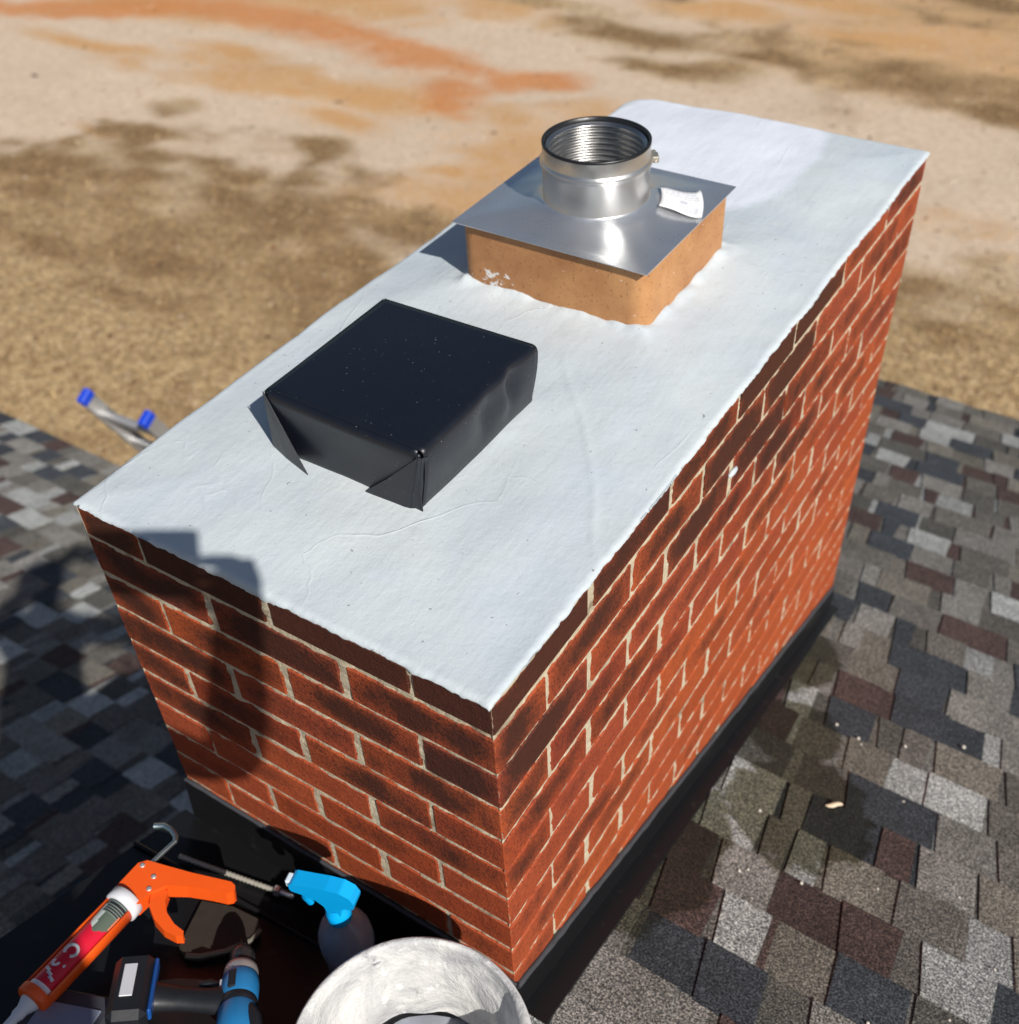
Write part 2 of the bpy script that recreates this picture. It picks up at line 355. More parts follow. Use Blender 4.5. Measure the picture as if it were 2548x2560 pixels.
k = NT('crown_sealant'); co = k.n('ShaderNodeSeparateXYZ'); k.l(k.co(), co.inputs[0])
n1 = k.noise(3.2, 5, .6); n2 = k.noise(22, 5, .6, .5)
c = k.mix(k.step(n1, .35, .66), lin(190, 200, 207), lin(207, 213, 214)); c = k.mix(k.math('MULTIPLY', k.step(k.noise(9, 5, .7, 1.5), .55, .75), .5), c, lin(200, 208, 220)); c = k.mix(k.step(n2, .62, .8), c, lin(188, 194, 197))
# a thicker, whiter fresh coat at the far end
nz = k.noise(7, 4, .6, .4)
dx = k.math('DIVIDE', k.math('SUBTRACT', co.outputs[0], -.36), .215); dy = k.math('DIVIDE', k.math('SUBTRACT', co.outputs[1], 1.24), .235)
p4 = lambda v: k.math('POWER', k.math('ABSOLUTE', v), 3.0)
d = k.math('ADD', k.math('ADD', p4(dx), p4(dy)), k.math('MULTIPLY', k.math('SUBTRACT', nz, .5), .9))
c = k.mix(k.math('MULTIPLY', k.ramp(d, [(.78, (1, 1, 1)), (1.0, (0, 0, 0))]), .85), c, lin(226, 230, 240))
# rusty smudges and dirt dots
c = k.mix(k.math('MULTIPLY', k.step(k.noise(34, 4, .7), .70, .78), .35), c, lin(168, 140, 116))
c = k.mix(k.math('MULTIPLY', k.step(k.noise(150, 2, .5), .735, .77), .7), c, lin(90, 84, 80))
k.base(c); k.set(Roughness=.52); k.b.inputs['Specular IOR Level'].default_value = .45
mp = k.n('ShaderNodeMapping'); k.l(k.co(), mp.inputs[0]); mp.inputs['Scale'].default_value = (34, 5, 20); mp.inputs['Rotation'].default_value = (0, 0, .5)
st = k.n('ShaderNodeTexNoise'); k.l(mp.outputs[0], st.inputs['Vector']); st.inputs['Scale'].default_value = 2.2; st.inputs['Detail'].default_value = 5
b1 = k.bump(st.outputs['Fac'], .24, .003); vo = k.n('ShaderNodeTexVoronoi'); vo.inputs['Scale'].default_value = 5.5; vo.feature = 'DISTANCE_TO_EDGE'
mx = k.mix(.06, k.co(), k.n('ShaderNodeTexNoise', Scale=7).outputs['Color']); k.l(mx, vo.inputs['Vector'])
crk = k.ramp(vo.outputs['Distance'], [(0, (1, 1, 1)), (.012, (0, 0, 0))]); crk = k.math('MULTIPLY', crk, k.step(k.noise(4, 3), .5, .62))
b2 = k.bump(k.noise(110, 5, .7), .42, .002, b1); b3 = k.bump(k.noise(11, 3, .5), .22, .008, b2); k.bump(crk, .35, .0015, b3); M_CROWN = k.m

def steel(name, c=(.62, .63, .65), rough=.2, wav=.15, wsc=9, metal=1.0):
    k = NT(name); k.base(k.mix(k.noise(8, 4), tuple(x*.82 for x in c), c)); k.set(Metallic=metal)
    r = k.n('ShaderNodeMapRange'); k.l(k.noise(25, 5, .6), r.inputs[0]); r.inputs[3].default_value = rough*.6; r.inputs[4].default_value = rough*1.6
    k.l(r.outputs[0], k.b.inputs['Roughness']); b1 = k.bump(k.noise(wsc, 2, .4), wav, .01)
    k.bump(k.noise(300, 2), .04, .0005, b1); return k.m
M_STEEL = steel('stainless_steel', (.78, .79, .81), .27, .30, 10, .84); M_COLLAR = steel('brushed_stainless', (.66, .655, .64), .30, .12, 16, .9); M_ALU = steel('aluminium', (.62, .61, .60), .45, .05, 9, .7)
M_LINER = steel('liner_steel', (.52, .51, .49), .3, .03)
M_BLACKPLATE = NT('black_sheet_metal'); k = M_BLACKPLATE
du = k.step(k.noise(420, 1, .4), .785, .81); sc = k.step(k.noise(60, 4, .7), .66, .8)
k.base(k.mix(k.math('MULTIPLY', du, .6), k.mix(k.math('MULTIPLY', sc, .3), (.006, .008, .014), (.02, .022, .028)), (.5, .5, .5)))
k.set(Roughness=.38, Metallic=0.0); k.b.inputs['Specular IOR Level'].default_value = .55
r = k.n('ShaderNodeMapRange'); k.l(k.noise(30, 5), r.inputs[0]); r.inputs[3].default_value = .30; r.inputs[4].default_value = .48; k.l(r.outputs[0], k.b.inputs['Roughness'])
k.bump(k.noise(11, 3, .5), .10, .006); M_BLACK = k.m
k = NT('black_flashing'); k.base(k.mix(k.step(k.noise(26, 5, .7), .6, .75), (.011, .011, .012), (.028, .027, .026))); k.set(Roughness=.3); k.b.inputs['Specular IOR Level'].default_value = .5
k.bump(k.noise(10, 3), .12, .008); M_FLASH = k.m; k.b.inputs['Specular IOR Level'].default_value = .25
M_CAULK = plastic('dark_caulk', (.05, .052, .06), .6, 0, .3, 40, .5)
k = NT('clay_tile'); n1 = k.noise(9, 5, .6); n2 = k.noise(120, 4, .65)
c = k.mix(k.step(n1, .3, .7), lin(156, 104, 62), lin(196, 144, 94)); c = k.mix(k.math('MULTIPLY', k.step(k.noise(240, 3), .62, .72), .7), c, lin(70, 44, 28)); c = k.mix(k.math('MULTIPLY', k.step(k.noise(14, 5, .7), .56, .74), .35), c, lin(110, 74, 48)); c = k.mix(k.math('MULTIPLY', k.step(n2, .58, .72), .5), c, lin(140, 84, 46)); co = k.n('ShaderNodeSeparateXYZ'); k.l(k.co(), co.inputs[0])
spl = None
for (x, z, rx, rz) in [(-.405, .032, .038, .022), (-.30, .012, .02, .008), (-.21, .018, .012, .008)]:
    dx = k.math('DIVIDE', k.math('SUBTRACT', co.outputs[0], x), rx); dz_ = k.math('DIVIDE', k.math('SUBTRACT', co.outputs[2], z), rz)
    d = k.math('ADD', k.math('MULTIPLY', dx, dx), k.math('MULTIPLY', dz_, dz_)); spl = d if spl is None else k.math('MINIMUM', spl, d)
spl = k.math('ADD', k.math('MULTIPLY', k.math('SUBTRACT', 1.0, k.math('MINIMUM', spl, 1.0)), .22), k.noise(95, 4, .6))
c = k.mix(k.step(spl, .70, .72), c, lin(226, 222, 218))
k.base(c); k.set(Roughness=.62); k.bump(n2, .35, .0015); M_TILE = k.m

# ------------------------------------------------------------------ house: two shingled roof planes, walls, fascia
PAL = [((.185, .178, .170), 7), ((.300, .310, .312), 4), ((.066, .043, .040), 4), ((.040, .046, .056), 4), ((.152, .140, .122), 3), ((.118, .110, .102), 6), ((.09, .087, .080), 2)]
PALS = [c for c, w in PAL for _ in range(w)]
def shingle_field(u0, u1, v0, v1, z0, rot, seed, bright=1.0):
    """laminated shingles laid in courses across X, falling towards +Y; each course has a backing strip and raised tabs"""
    rg = random.Random(seed); mb = MB(); last = [None]
    def pick():
        while True:
            c = rg.choice(PALS)
            if c != last[0]: last[0] = c; return c
    ex = .109; n = int((v1-v0)/ex)+1
    def pt(u, v, h): 
        x = u - rot[0]*v; y = v - rot[1]*u
        if z0 == ZR: x = max(x, -.618)
        return (x, y, roof_z(y, z0)+h)
    for r in range(n):
        va = v1-(r+1)*ex; vb = v1-r*ex      # vb is the butt (lower) edge
        if va < v0-ex: break
        # back edge tucked under the course above, butt edge raised
        hb, ht = .0075, .0015
        def slab(ua, ub, vt, vbb, h0, h1, th, col, sk=0.0, sk2=0.0):
            mb.col = col
            a, b = pt(ua+sk, vt, h0), pt(ub+sk2, vt, h0); c, d = pt(ub, vbb, h1), pt(ua, vbb, h1)
            e, f = pt(ub, vbb, h1-th), pt(ua, vbb, h1-th); g, h = pt(ub+sk2, vt, h0-th), pt(ua+sk, vt, h0-th)
            mb.add([a, b, c, d, e, f, g, h], [(0, 3, 2, 1), (3, 5, 4, 2), (0, 7, 5, 3), (1, 2, 4, 6)])
        u = u0 + rg.uniform(-.2, 0)
        while u < u1:
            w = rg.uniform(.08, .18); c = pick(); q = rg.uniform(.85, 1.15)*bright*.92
            slab(u, min(u+w, u1), va-.02, vb, ht, hb-.003, .003, (c[0]*q, c[1]*q, c[2]*q, 1)); u += w
        u = u0 + rg.uniform(-.15, .05)
        while u < u1-.04:
            w = rg.choice((rg.uniform(.08, .12), rg.uniform(.10, .14), rg.uniform(.12, .18), rg.uniform(.09, .13), rg.uniform(.04, .06)))
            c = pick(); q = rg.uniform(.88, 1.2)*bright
            slab(max(u, u0), min(u+w, u1), va-.004, vb, ht+.0035, hb+.001, .004, (c[0]*q, c[1]*q, c[2]*q, 1), rg.uniform(-.004, .012), rg.uniform(-.012, .004))
            u += w + rg.choice((.004, .004, .008, .03, .07, .11))
    return mb
house = thing('house', 'house with grey brown black and white mottled asphalt shingle roof around the brick chimney', 'house', (0, 0, -5.2))
def hpart(mb, name, mat, **kw):
    mb_T = Matrix.Translation((0, 0, 5.2)); mb.v = [tuple(mb_T @ V(v)) for v in mb.v]; return mb.build(name, mat, house, **kw)
V1 = .174+.109*29
up = shingle_field(-.62, 4.2, -2.6, V1, ZR, (.12, .03), 3)
# keep the rake on the left straight: clip anything left of it, and cut nothing at the chimney (hidden inside it)
o = hpart(up, 'roof', M_SHINGLE); o['label'] = 'upper roof plane right of the chimney with dark wet stains'
lo = shingle_field(-9, -.70, -2.8, 1.87, 1.90, (0, 0), 11, 1.2)  # bright lifts the shingle colour to imitate grazing sunlight on this plane
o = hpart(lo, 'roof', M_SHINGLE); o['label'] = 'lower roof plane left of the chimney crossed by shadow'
# shader uses object space: shift so stain coordinates stay in scene space
# decking, fascia and walls below
M_SIDING = plastic('white_siding', lin(205, 203, 196), .6, 0, .05, 12, .1); M_WOOD = plastic('fascia_paint', lin(70, 62, 56), .55, 0, .1, 20, .1)
def deck(x0, x1, y0, y1, z0, th=.05, gap=.004):
    mb = MB(); a = [(x, y, roof_z(y, z0)-gap) for x, y in ((x0, y0), (x1, y0), (x1, y1), (x0, y1))]; b = [(x, y, z-th) for x, y, z in a]
    mb.add(a+b, [(0, 1, 2, 3), (7, 6, 5, 4), (0, 4, 5, 1), (1, 5, 6, 2), (2, 6, 7, 3), (3, 7, 4, 0)]); return mb
d = deck(-.618, 4.15, -2.55, V1-.03, ZR, .16); hpart(d, 'fascia', M_WOOD)
d = deck(-8.98, -.66, -2.75, 1.84, 1.90, .14); hpart(d, 'fascia', M_WOOD)
def wall(x0, x1, y0, y1, zt0, zt1, zb=GZ):
    mb = MB(); a = [(x0, y0, zt0), (x1, y0, zt0), (x1, y1, zt1), (x0, y1, zt1)]; b = [(x, y, zb) for x, y, z in a]
    mb.add(a+b, [(0, 1, 2, 3), (7, 6, 5, 4), (0, 4, 5, 1), (1, 5, 6, 2), (2, 6, 7, 3), (3, 7, 4, 0)]); return mb
w = wall(-.60, 3.9, -2.4, 3.0, roof_z(-2.4)-.18, roof_z(3.0)-.18); hpart(w, 'wall', M_SIDING)
w = wall(-8.7, -.61, -2.6, 1.55, roof_z(-2.6, 1.9)-.16, roof_z(1.55, 1.9)-.16); hpart(w, 'wall', M_SIDING)

# ------------------------------------------------------------------ chimney
def warp(p):
    x, y, z = p; CR_ = .055
    cx, cy = -W+CR_, L-CR_
    if x < cx and y > cy:
        dd = math.hypot(x-cx, y-cy)
        if dd > 1e-6: kf = max(cx-x, y-cy)/dd; x = cx+(x-cx)*kf; y = cy+(y-cy)*kf
    if y > 0: x += .034*(-x/W)*(y/L)**2
    return (x, y, z)
chim = thing('chimney', 'wide red brick chimney with soot stained upper courses and white sealed crown', 'chimney', (0, 0, 0))
bricks = MB(); bricks.loc = []; rb = random.Random(5)
mor = MB()
NC = 32; TOP1 = .0562
def brick(x0, x1, y0, y1, z0, z1, jx0, jx1, jy0, jy1, corner=0):
    jb, jt = .0026+rb.uniform(-.0006, .0016), .0028+rb.uniform(-.0006, .0018)
    j = lambda: rb.uniform(-.0002, .0012)
    soot = rb.random(); bricks.col = (rb.random(), soot, rb.random()*.8, corner)
    if abs(y1-y0) > .15: jb *= .95; jt *= .95
    lo = (x0+jx0, y0+jy0, z0+jb); hi = (x1-jx1, y1-jy1, z1-jt); dx = j()*(1 if x1 > -.15 else -1); dy = j()*(-1 if y0 < .05 else 1)
    lo = (lo[0]+dx, lo[1]+dy, lo[2]); hi = (hi[0]+dx, hi[1]+dy, hi[2]); n0 = len(bricks.v); bricks.cbox(lo, hi, .0022)
    bricks.loc += [tuple((v[k_]-lo[k_])/(hi[k_]-lo[k_]) for k_ in range(3)) for v in bricks.v[n0:]]
HJ = .0050
for cidx in range(NC):
    zt = -.003 if cidx == 0 else -(TOP1+(cidx-1)*HC); zb = -(TOP1+cidx*HC); top = 1 if cidx == 0 else 0
    D_ = .101; odd = cidx % 2 == 0; LB = L/7
    g = lambda: HJ+rb.uniform(-.0016, .0018)
    jf = rb.uniform(-.006, .006) if cidx else 0
    if odd:
        for s in (0, 1):        # long sides own the corners
            xa, xb = (-D_, 0) if s == 0 else (-W, -W+D_)
            for i in range(7): brick(xa, xb, i*LB+(jf if i else 0), (i+1)*LB+(jf if i < 6 else 0), zb, zt, 0, 0, 0 if i == 0 else g(), 0 if i == 6 else g(), top)
        for ya, yb in ((0, D_), (L-D_, L)):
            for i in range(2): brick(-D_-(i+1)*.202, -D_-i*.202, ya, yb, zb, zt, g(), g(), 0, 0, top)
    else:
        for ya, yb in ((0, D_), (L-D_, L)):
            for i in range(3): brick(-(i+1)*.202, -i*.202, ya, yb, zb, zt, 0 if i == 2 else g(), 0 if i == 0 else g(), 0, 0, top)
        n6 = (L-2*D_)/6
        for s in (0, 1):
            xa, xb = (-D_, 0) if s == 0 else (-W, -W+D_)
            for i in range(6): brick(xa, xb, D_+i*n6, D_+(i+1)*n6, zb, zt, 0, 0, g(), g(), top)
bricks.v = [warp(p) for p in bricks.v]; bricks.build('brickwork', M_BRICK, chim)
# mortar: a rough skin just behind the brick faces, grids on the four sides
def skin(p0, ax, ay, nrm, la, lb, na, nb):
    vs = []
    for jj in range(nb+1):
        for ii in range(na+1):
            a = la*ii/na; b = lb*jj/nb; p = V(p0)+V(ax)*a+V(ay)*b
            q = p+V(nrm)*min(-.0004, -.0013+.0024*noise.noise(p*48)+.0012*noise.noise(p*150)); vs.append(q)
    mor.add(vs, [(j2*(na+1)+i2, j2*(na+1)+i2+1, (j2+1)*(na+1)+i2+1, (j2+1)*(na+1)+i2) for j2 in range(nb) for i2 in range(na)])
H = TOP1+(NC-1)*HC
skin((-W, 0, -H), (1, 0, 0), (0, 0, 1), (0, -1, 0), W-.002, H-.004, 150, 420)
skin((0, 0, -H), (0, 1, 0), (0, 0, 1), (1, 0, 0), L, H-.004, 330, 420)
skin((0, L, -H), (-1, 0, 0), (0, 0, 1), (0, 1, 0), W, H-.004, 60, 200)
skin((-W, L, -H), (0, -1, 0), (0, 0, 1), (-1, 0, 0), L, H-.004, 120, 200)
mor.v = [warp(p) for p in mor.v]; mor.build('mortar', M_MORTAR, chim)

# crown: hand-trowelled slab with ragged edges, wash rising to the tile
def crown_z(x, y):
    z = .0005
    ed = min(x+W, -x, y, L-y)
    z += .006*sst(0, .12, ed)
    # wash up to tile and to the metal box
    def rdist(x0, x1, y0, y1): return math.hypot(max(x0-x, 0, x-x1), max(y0-y, 0, y-y1))
    dt = rdist(-.466, -.161, .634, .908); z += .011*math.exp(-(dt/.09)) + .005*math.exp(-(dt/.012))*(1+noise.noise(V((x*40, y*40, 0))))
    db = rdist(-.445, -.218, .2, .43); z += .004*math.exp(-(db/.05))
    z += .0042*fb(x*4, y*4, 0, 4, 3) + .0008*fb(x*11, y*11, 0, 5, 3) + .0010*max(0, fb(x*3+y*9, y*3-x*2, 0, 16, 2))
    z += .0016*math.exp(-(dt/.006)**2)*max(0, fb(x*75, y*75, 0, 15)+.3)
    # trowel ridges
    z += .0013*max(0, 1-abs(((y-.62)+(x+.3)*1.3+.03*noise.noise(V((x*6, y*6, 2)))))/.012)*sst(-.12, -.05, -abs(x+.12)+.02)
    return z
nxc, nyc = 170, 380
cv = []
def cmap(s, t):
    x = -W-.003+(W+.006)*s; y = -.003+(L+.006)*t
    return x, y
CR = .13   # rounded far-left corner
for jj in range(nyc+1):
    for ii in range(nxc+1):
        s, t = ii/nxc, jj/nyc; x, y = cmap(s, t)
        # ragged outline
        wl = math.exp(-s*nxc/4); wr = math.exp(-(1-s)*nxc/4); wf = math.exp(-t*nyc/4); wb = math.exp(-(1-t)*nyc/4)
        x += wl*.0035*fb(y*9, 1, 0, 7) - wr*(.0028*fb(y*7, 2, 0, 8)+.0016*fb(y*90, 2, 0, 8)); y += wf*(.0018*fb(x*9, 3, 0, 9)+.0013*fb(x*90, 3, 0, 9)) - wb*.004*fb(x*14, 4, 0, 10)
        z = crown_z(x, y)
        e = min(ii, nxc-ii, jj, nyc-jj)
        if e == 0: z -= .004
        elif e == 1: z -= .0012
        cv.append((x, y, z))
cf = [(j*(nxc+1)+i, j*(nxc+1)+i+1, (j+1)*(nxc+1)+i+1, (j+1)*(nxc+1)+i) for j in range(nyc) for i in range(nxc)]
per = [i for i in range(nxc)]+[j*(nxc+1)+nxc for j in range(nyc)]+[nyc*(nxc+1)+i for i in range(nxc, 0, -1)]+[j*(nxc+1) for j in range(nyc, 0, -1)]
b0 = len(cv)
for q, i in enumerate(per):
    x, y, z = cv[i]; xi = x+(.0012 if x < -.3 else -.0012); cv.append((xi, y, -.0030-.004*abs(fb(x*80, y*80, 0, 12))-.005*max(0, fb(x*12, y*12, 0, 13))))
nP = len(per); cf += [(per[q], b0+q, b0+(q+1) % nP, per[(q+1) % nP]) for q in range(nP)]
cv = [warp(p) for p in cv]; m = MB(); m.add(cv, cf, True); m.build('crown', M_CROWN, chim)

# clay flue tile, rounded corners, hollow
def rrect(x0, x1, y0, y1, r, n=6):
    out = []
    for cx, cy, a0 in ((x1-r, y0+r, -90), (x1-r, y1-r, 0), (x0+r, y1-r, 90), (x0+r, y0+r, 180)):
        for q in range(n+1):
            a = math.radians(a0+90*q/n); out.append((cx+r*math.cos(a), cy+r*math.sin(a)))
    return out
TX0, TX1, TY0, TY1 = -.466, -.161, .634, .908
m = MB(); o_ = rrect(TX0, TX1, TY0, TY1, .026); i_ = rrect(TX0+.022, TX1-.022, TY0+.022, TY1-.022, .016)
R1 = [[(x, y, z) for x, y in o_] for z in (-.02, .02, .06, .105)]; R1.append([(x*.998+(TX0+TX1)/2*.002, y, .108) for x, y in o_]); R1 += [[(x, y, z) for x, y in i_] for z in (.108, .1, -.02)]
m.rings(R1, True, (False, False)); m.build('flue_tile', M_TILE, chim)
# flashing on the chimney: front, right side with roof leg, caulk bead
m = MB()
def strip(pts_a, pts_b): m.add(list(pts_a)+list(pts_b), [(i, i+1, len(pts_a)+i+1, len(pts_a)+i) for i in range(len(pts_a)-1)])
ys = np.linspace(-.0, L+.004, 40)
wob = lambda y, s=0: .0025*noise.noise(V((y*5, s, 0)))
FT = lambda y: -.612-SL*y
topo = [(.004+wob(y)*.4, y, FT(y)) for y in ys]; bend = [(.006+wob(y, 3), y, roof_z(y)+.014) for y in ys]; leg = [(.046-.022*(y/L)+wob(y, 6), y, roof_z(y)+.012) for y in ys]; lip = [(x+.001, y, z-.008) for x, y, z in leg]
back = [(.0005, y, z+.0005) for x, y, z in topo]
strip(back, topo); strip(topo, bend); strip(bend, leg); strip(leg, lip)
# far end return
m.add([(.006, L+.004, FT(L)), (.006, L+.004, roof_z(L)+.012), (-W, L+.006, roof_z(L)+.012), (-W, L+.006, FT(L))], [(0, 1, 2, 3)])
# front upstand
xs = np.linspace(.006, -W-.004, 24)
FB = -.583
topf = [(x, -.004-abs(wob(x, 9)), FB+.006*noise.noise(V((x*4, 1, 1)))-.018*sst(-.12, .01, x)) for x in xs]; botf = [(x, -.012, roof_z(-.012)+.012) for x in xs]
strip(topf, botf); strip([(x, .002, z) for x, y, z in topf], topf)
m.build('flashing', M_FLASH, chim)
m = MB(); rs = random.Random(9)
pth = [V((.0035, y, FT(y)+.003+.003*noise.noise(V((y*22, 5, 0))))) for y in np.linspace(0, L, 160)]; m.tube(pth, [.0045+.0025*abs(noise.noise(V((p.y*30, 0, 2)))) for p in pth], 8)
pth = [V((x, -.0035, FB+.006*noise.noise(V((x*4, 1, 1)))-.018*sst(-.12, .01, x)+.002+.002*noise.noise(V((x*20, 8, 0))))) for x in np.linspace(.004, -W, 90)]; m.tube(pth, [.0032+.0018*abs(noise.noise(V((p.x*30, 0, 2)))) for p in pth], 8)
m.build('caulk_bead', M_CAULK, chim)

# ------------------------------------------------------------------ black metal pan in front of the chimney (part of the house)
m = MB(); n_ = 14
PX0, PX1, PY0 = -.632, .075, -.62
P = lambda x, y, h=.010: (x, y, roof_z(y)+h+.0015*noise.noise(V((x*7, y*7, 0))))
gridx = np.linspace(PX0, PX1, 26); gridy = np.linspace(PY0, -.010, 24)
vs = [P(x, y) for y in gridy for x in gridx]
m.add(vs, [(j*26+i, j*26+i+1, (j+1)*26+i+1, (j+1)*26+i) for j in range(23) for i in range(25)], True)
m.add([P(PX0, PY0), P(PX0, -.01), P(PX0, -.01, -.1), P(PX0, PY0, -.1)], [(0, 1, 2, 3)])
m.add([P(PX1, PY0), P(PX1, -.01), P(PX1, -.01, -.01), P(PX1, PY0, -.01)], [(3, 2, 1, 0)])
hpart(m, 'flashing', M_FLASH)['label'] = 'glossy black metal pan on the roof in front of the chimney'
m = MB()
ra, rb2 = V((PX0, -.108, 0)), V((PX1, -.060, 0))
pth = [V((PX0+(PX1-PX0)*t, -.108+.05*t, 0)) for t in np.linspace(0, 1, 20)]; pth = [V((p.x, p.y, roof_z(p.y)+.0135)) for p in pth]
m.tube(pth, .0035, 6); hpart(m, 'seam', M_FLASH)

# ------------------------------------------------------------------ black folded metal cover over the small flue
cov = thing('flue_cover', 'black folded sheet metal box cover with dented side sitting on the white crown', 'flue cover', (-.332, .315, .004))
K = lambda p: (p[0]+.332, p[1]-.315, p[2]-.004)
HB = .101
A_, B_, C_, D_ = (-.444, .196, HB), (-.217, .193, HB-.001), (-.214, .431, HB), (-.441, .427, HB)
m = MB()
# top panel, gently crowned, with softly rolled front and right edges running down into the side panels
N = 30
def top_pt(s, t):
    p = V(A_).lerp(V(B_), s).lerp(V(D_).lerp(V(C_), s), t); 
    return p + V((0, 0, .0025*math.sin(math.pi*s)*math.sin(math.pi*t)))
rows = []
for q in range(N+1):
    t = q/N; row = []
    for i in range(N+1): row.append(top_pt(i/N, t))
    # roll over the right edge and down the right side, with dents
    base = row[-1]
    yb = base.y
    dn1 = math.exp(-abs((yb-.378)/.014)**1.3); dn2 = math.exp(-abs((yb-.322)/.018)**1.3)
    for w_, (dx, dz) in enumerate([(.0035, -.0012), (.006, -.004), (.0072, -.009), (.0070, -.02), (.0055, -.035), (.003, -.05), (.000, -.065), (-.003, -.08), (-.006, -HB+.001)]):
        dent = -.015*dn1*math.exp(-((dz+.026)/.022)**2) - .010*dn2*math.exp(-((dz+.036)/.026)**2) + .005*math.exp(-((yb-.36)/.01)**2)*math.exp(-((dz+.04)/.02)**2)
        row.append(base+V((dx+dent, 0, dz)))
    rows.append(row)
nw = len(rows[0]); vs = [K(p) for r in rows for p in r]
m.add(vs, [(j*nw+i, j*nw+i+1, (j+1)*nw+i+1, (j+1)*nw+i) for j in range(N) for i in range(nw-1)], True)
o = m.build('top_panel', M_BLACK, cov); md = o.modifiers.new('s', 'SOLIDIFY'); md.thickness = .0011; md.offset = -1
# front panel: rolls out of the top edge, leans inward
m = MB(); rows = []
for i in range(N+1):
    s = i/N; b = V(A_).lerp(V(B_), s); sag = math.sin(math.pi*s)
    prof = [(0, 0), (-.003-.001*sag, -.002), (-.005-.003*sag, -.006-.003*sag), (-.0060-.002*sag, -.014), (-.0062, -.03), (-.0062, -.05), (-.006, -.07), (-.006, -.085), (-.006, -HB+.001)]
    inset = .006*sag
    rows.append([V((b.x, b.y+py+inset*min(1, -pz/.05)*.5, b.z+pz)) for py, pz in prof])
nw = len(rows[0]); vs = [K(p) for r in rows for p in r]
m.add(vs, [(j*nw+i+1, j*nw+i, (j+1)*nw+i, (j+1)*nw+i+1) for j in range(N) for i in range(nw-1)], True)
o = m.build('front_panel', M_BLACK, cov); md = o.modifiers.new('s', 'SOLIDIFY'); md.thickness = .0011; md.offset = 1
# left side panel with a triangular tab springing out past the front corner
def sheet(name, quads, th=.0012, smooth=False):
    m = MB()
    for q in quads: m.add([K(p) for p in q], [tuple(range(len(q)))], smooth)
    o = m.build(name, M_BLACK, cov); md = o.modifiers.new('s', 'SOLIDIFY'); md.thickness = th; md.offset = 0; return o
sheet('side_panel', [[(-.445, .193, HB-.002), (-.445, .428, HB-.002), (-.449, .430, .004), (-.451, .196, .006)]])
sheet('back_panel', [[(-.444, .4295, HB-.002), (-.215, .4325, HB-.002), (-.2195, .4325, .002), (-.447, .431, .004)]])
sheet('corner_tab', [[(-.4455, .1905, HB-.001), (-.452, .193, .004), (-.420, .183, .002), (-.373, .171, .001)]])
# right corner tab folded across the front
sheet('corner_tab', [[(-.2125, .1850, HB-.005), (-.262, .1835, .045), (-.300, .183, .010), (-.306, .1825, .001), (-.245, .1838, .0)], [(-.2125, .1850, HB-.005), (-.245, .1838, .0), (-.236, .1852, .0)], [(-.2125, .1850, HB-.005), (-.236, .1852, .0), (-.2285, .1895, .0), (-.2105, .1885, HB-.008)], [(-.2105, .1885, HB-.008), (-.2285, .1895, .0), (-.2232, .1985, .0), (-.2092, .1985, HB-.011)]])
m = MB(); m.T = Matrix.Translation(K((-.2160, .1905, HB-.0062))); m.lathe([(.0001, -.008), (.0026, -.007), (.0032, -.002), (.0022, .0008), (.0001, .0014)], 16); m.build('corner_fold', M_BLACK, cov)

# ------------------------------------------------------------------ stainless top plate with liner collar
cap = thing('chimney_liner_cap', 'square stainless steel top plate with round pipe collar on the orange clay flue', 'liner cap', (-.3135, .765, .109))
m = MB(); PZ = .0045
px0, px1, py0, py1 = -.156, .157, -.140, .146
mid = (.003, -.002)
# plate with a flat rim, creased up to a low pyramid, then cone to collar
n4 = 64; rad = .0765
def sq(j, hx0, hx1, hy0, hy1):
    a = 2*math.pi*j/n4; c, s = math.cos(a), math.sin(a); mxx = max(abs(c), abs(s)); c /= mxx; s /= mxx
    return ((hx1 if c > 0 else -hx0)*c if True else 0, (hy1 if s > 0 else -hy0)*s)
ring0 = [(*sq(j, px0, px1, py0, py1), PZ-.0012) for j in range(n4)]; ring00 = [(x, y, z+.0012) for x, y, z in ring0]
ring1 = [(*sq(j, px0+.016, px1-.016, py0+.016, py1-.016), PZ+.0006) for j in range(n4)]
circ = lambda r, z: [(mid[0]+r*math.cos(math.atan2(*reversed(sq(j, -1, 1, -1, 1)))), mid[1]+r*math.sin(math.atan2(*reversed(sq(j, -1, 1, -1, 1)))), z) for j in range(n4)]
ringc = circ(rad+.002, .021); ringm = []
for t in (.25, .5, .75):
    ringm.append([tuple(V(a).lerp(V(b), t)-V((0, 0, .0018*math.sin(math.pi*t)))) for a, b in zip(ring1, ringc)])
m.rings([ring0, ring00, ring1]+ringm+[ringc, circ(rad, .024)], True, (False, False))
for i in range(len(m.sm)): m.sm[i] = i >= n4*2
m.build('top_plate', M_STEEL, cap)
m = MB(); m.T = Matrix.Translation((mid[0], mid[1], 0))
m.lathe([(rad, .018), (rad, .070), (rad+.0006, .0735), (rad+.0034, .076), (rad+.0034, .079), (rad+.0006, .0815), (rad-.0002, .083), (rad-.0004, .1015), (rad-.0006, .1045), (rad-.002, .1045), (rad-.002, .02)], 96)
m.build('collar', M_COLLAR, cap)
m = MB(); m.T = Matrix.Translation((mid[0], mid[1], 0))
prof = []; z = .1035; r0 = rad-.0035
prof = [(rad-.002, .1052), (rad-.0036, .1056), (rad-.0055, .1045), (rad-.0055, .100)]
m.lathe([(rad+.0002, .1020), (rad+.0003, .1050), (rad-.0015, .1058), (rad-.0036, .1050), (rad-.0042, .0975)], 96)
m.build('rim_band', plastic('dark_rim', (.012, .012, .014), .35, 0, .2, 60, .1), cap)
m = MB(); m.T = Matrix.Translation((mid[0], mid[1], 0)); prof = []
zz = .099
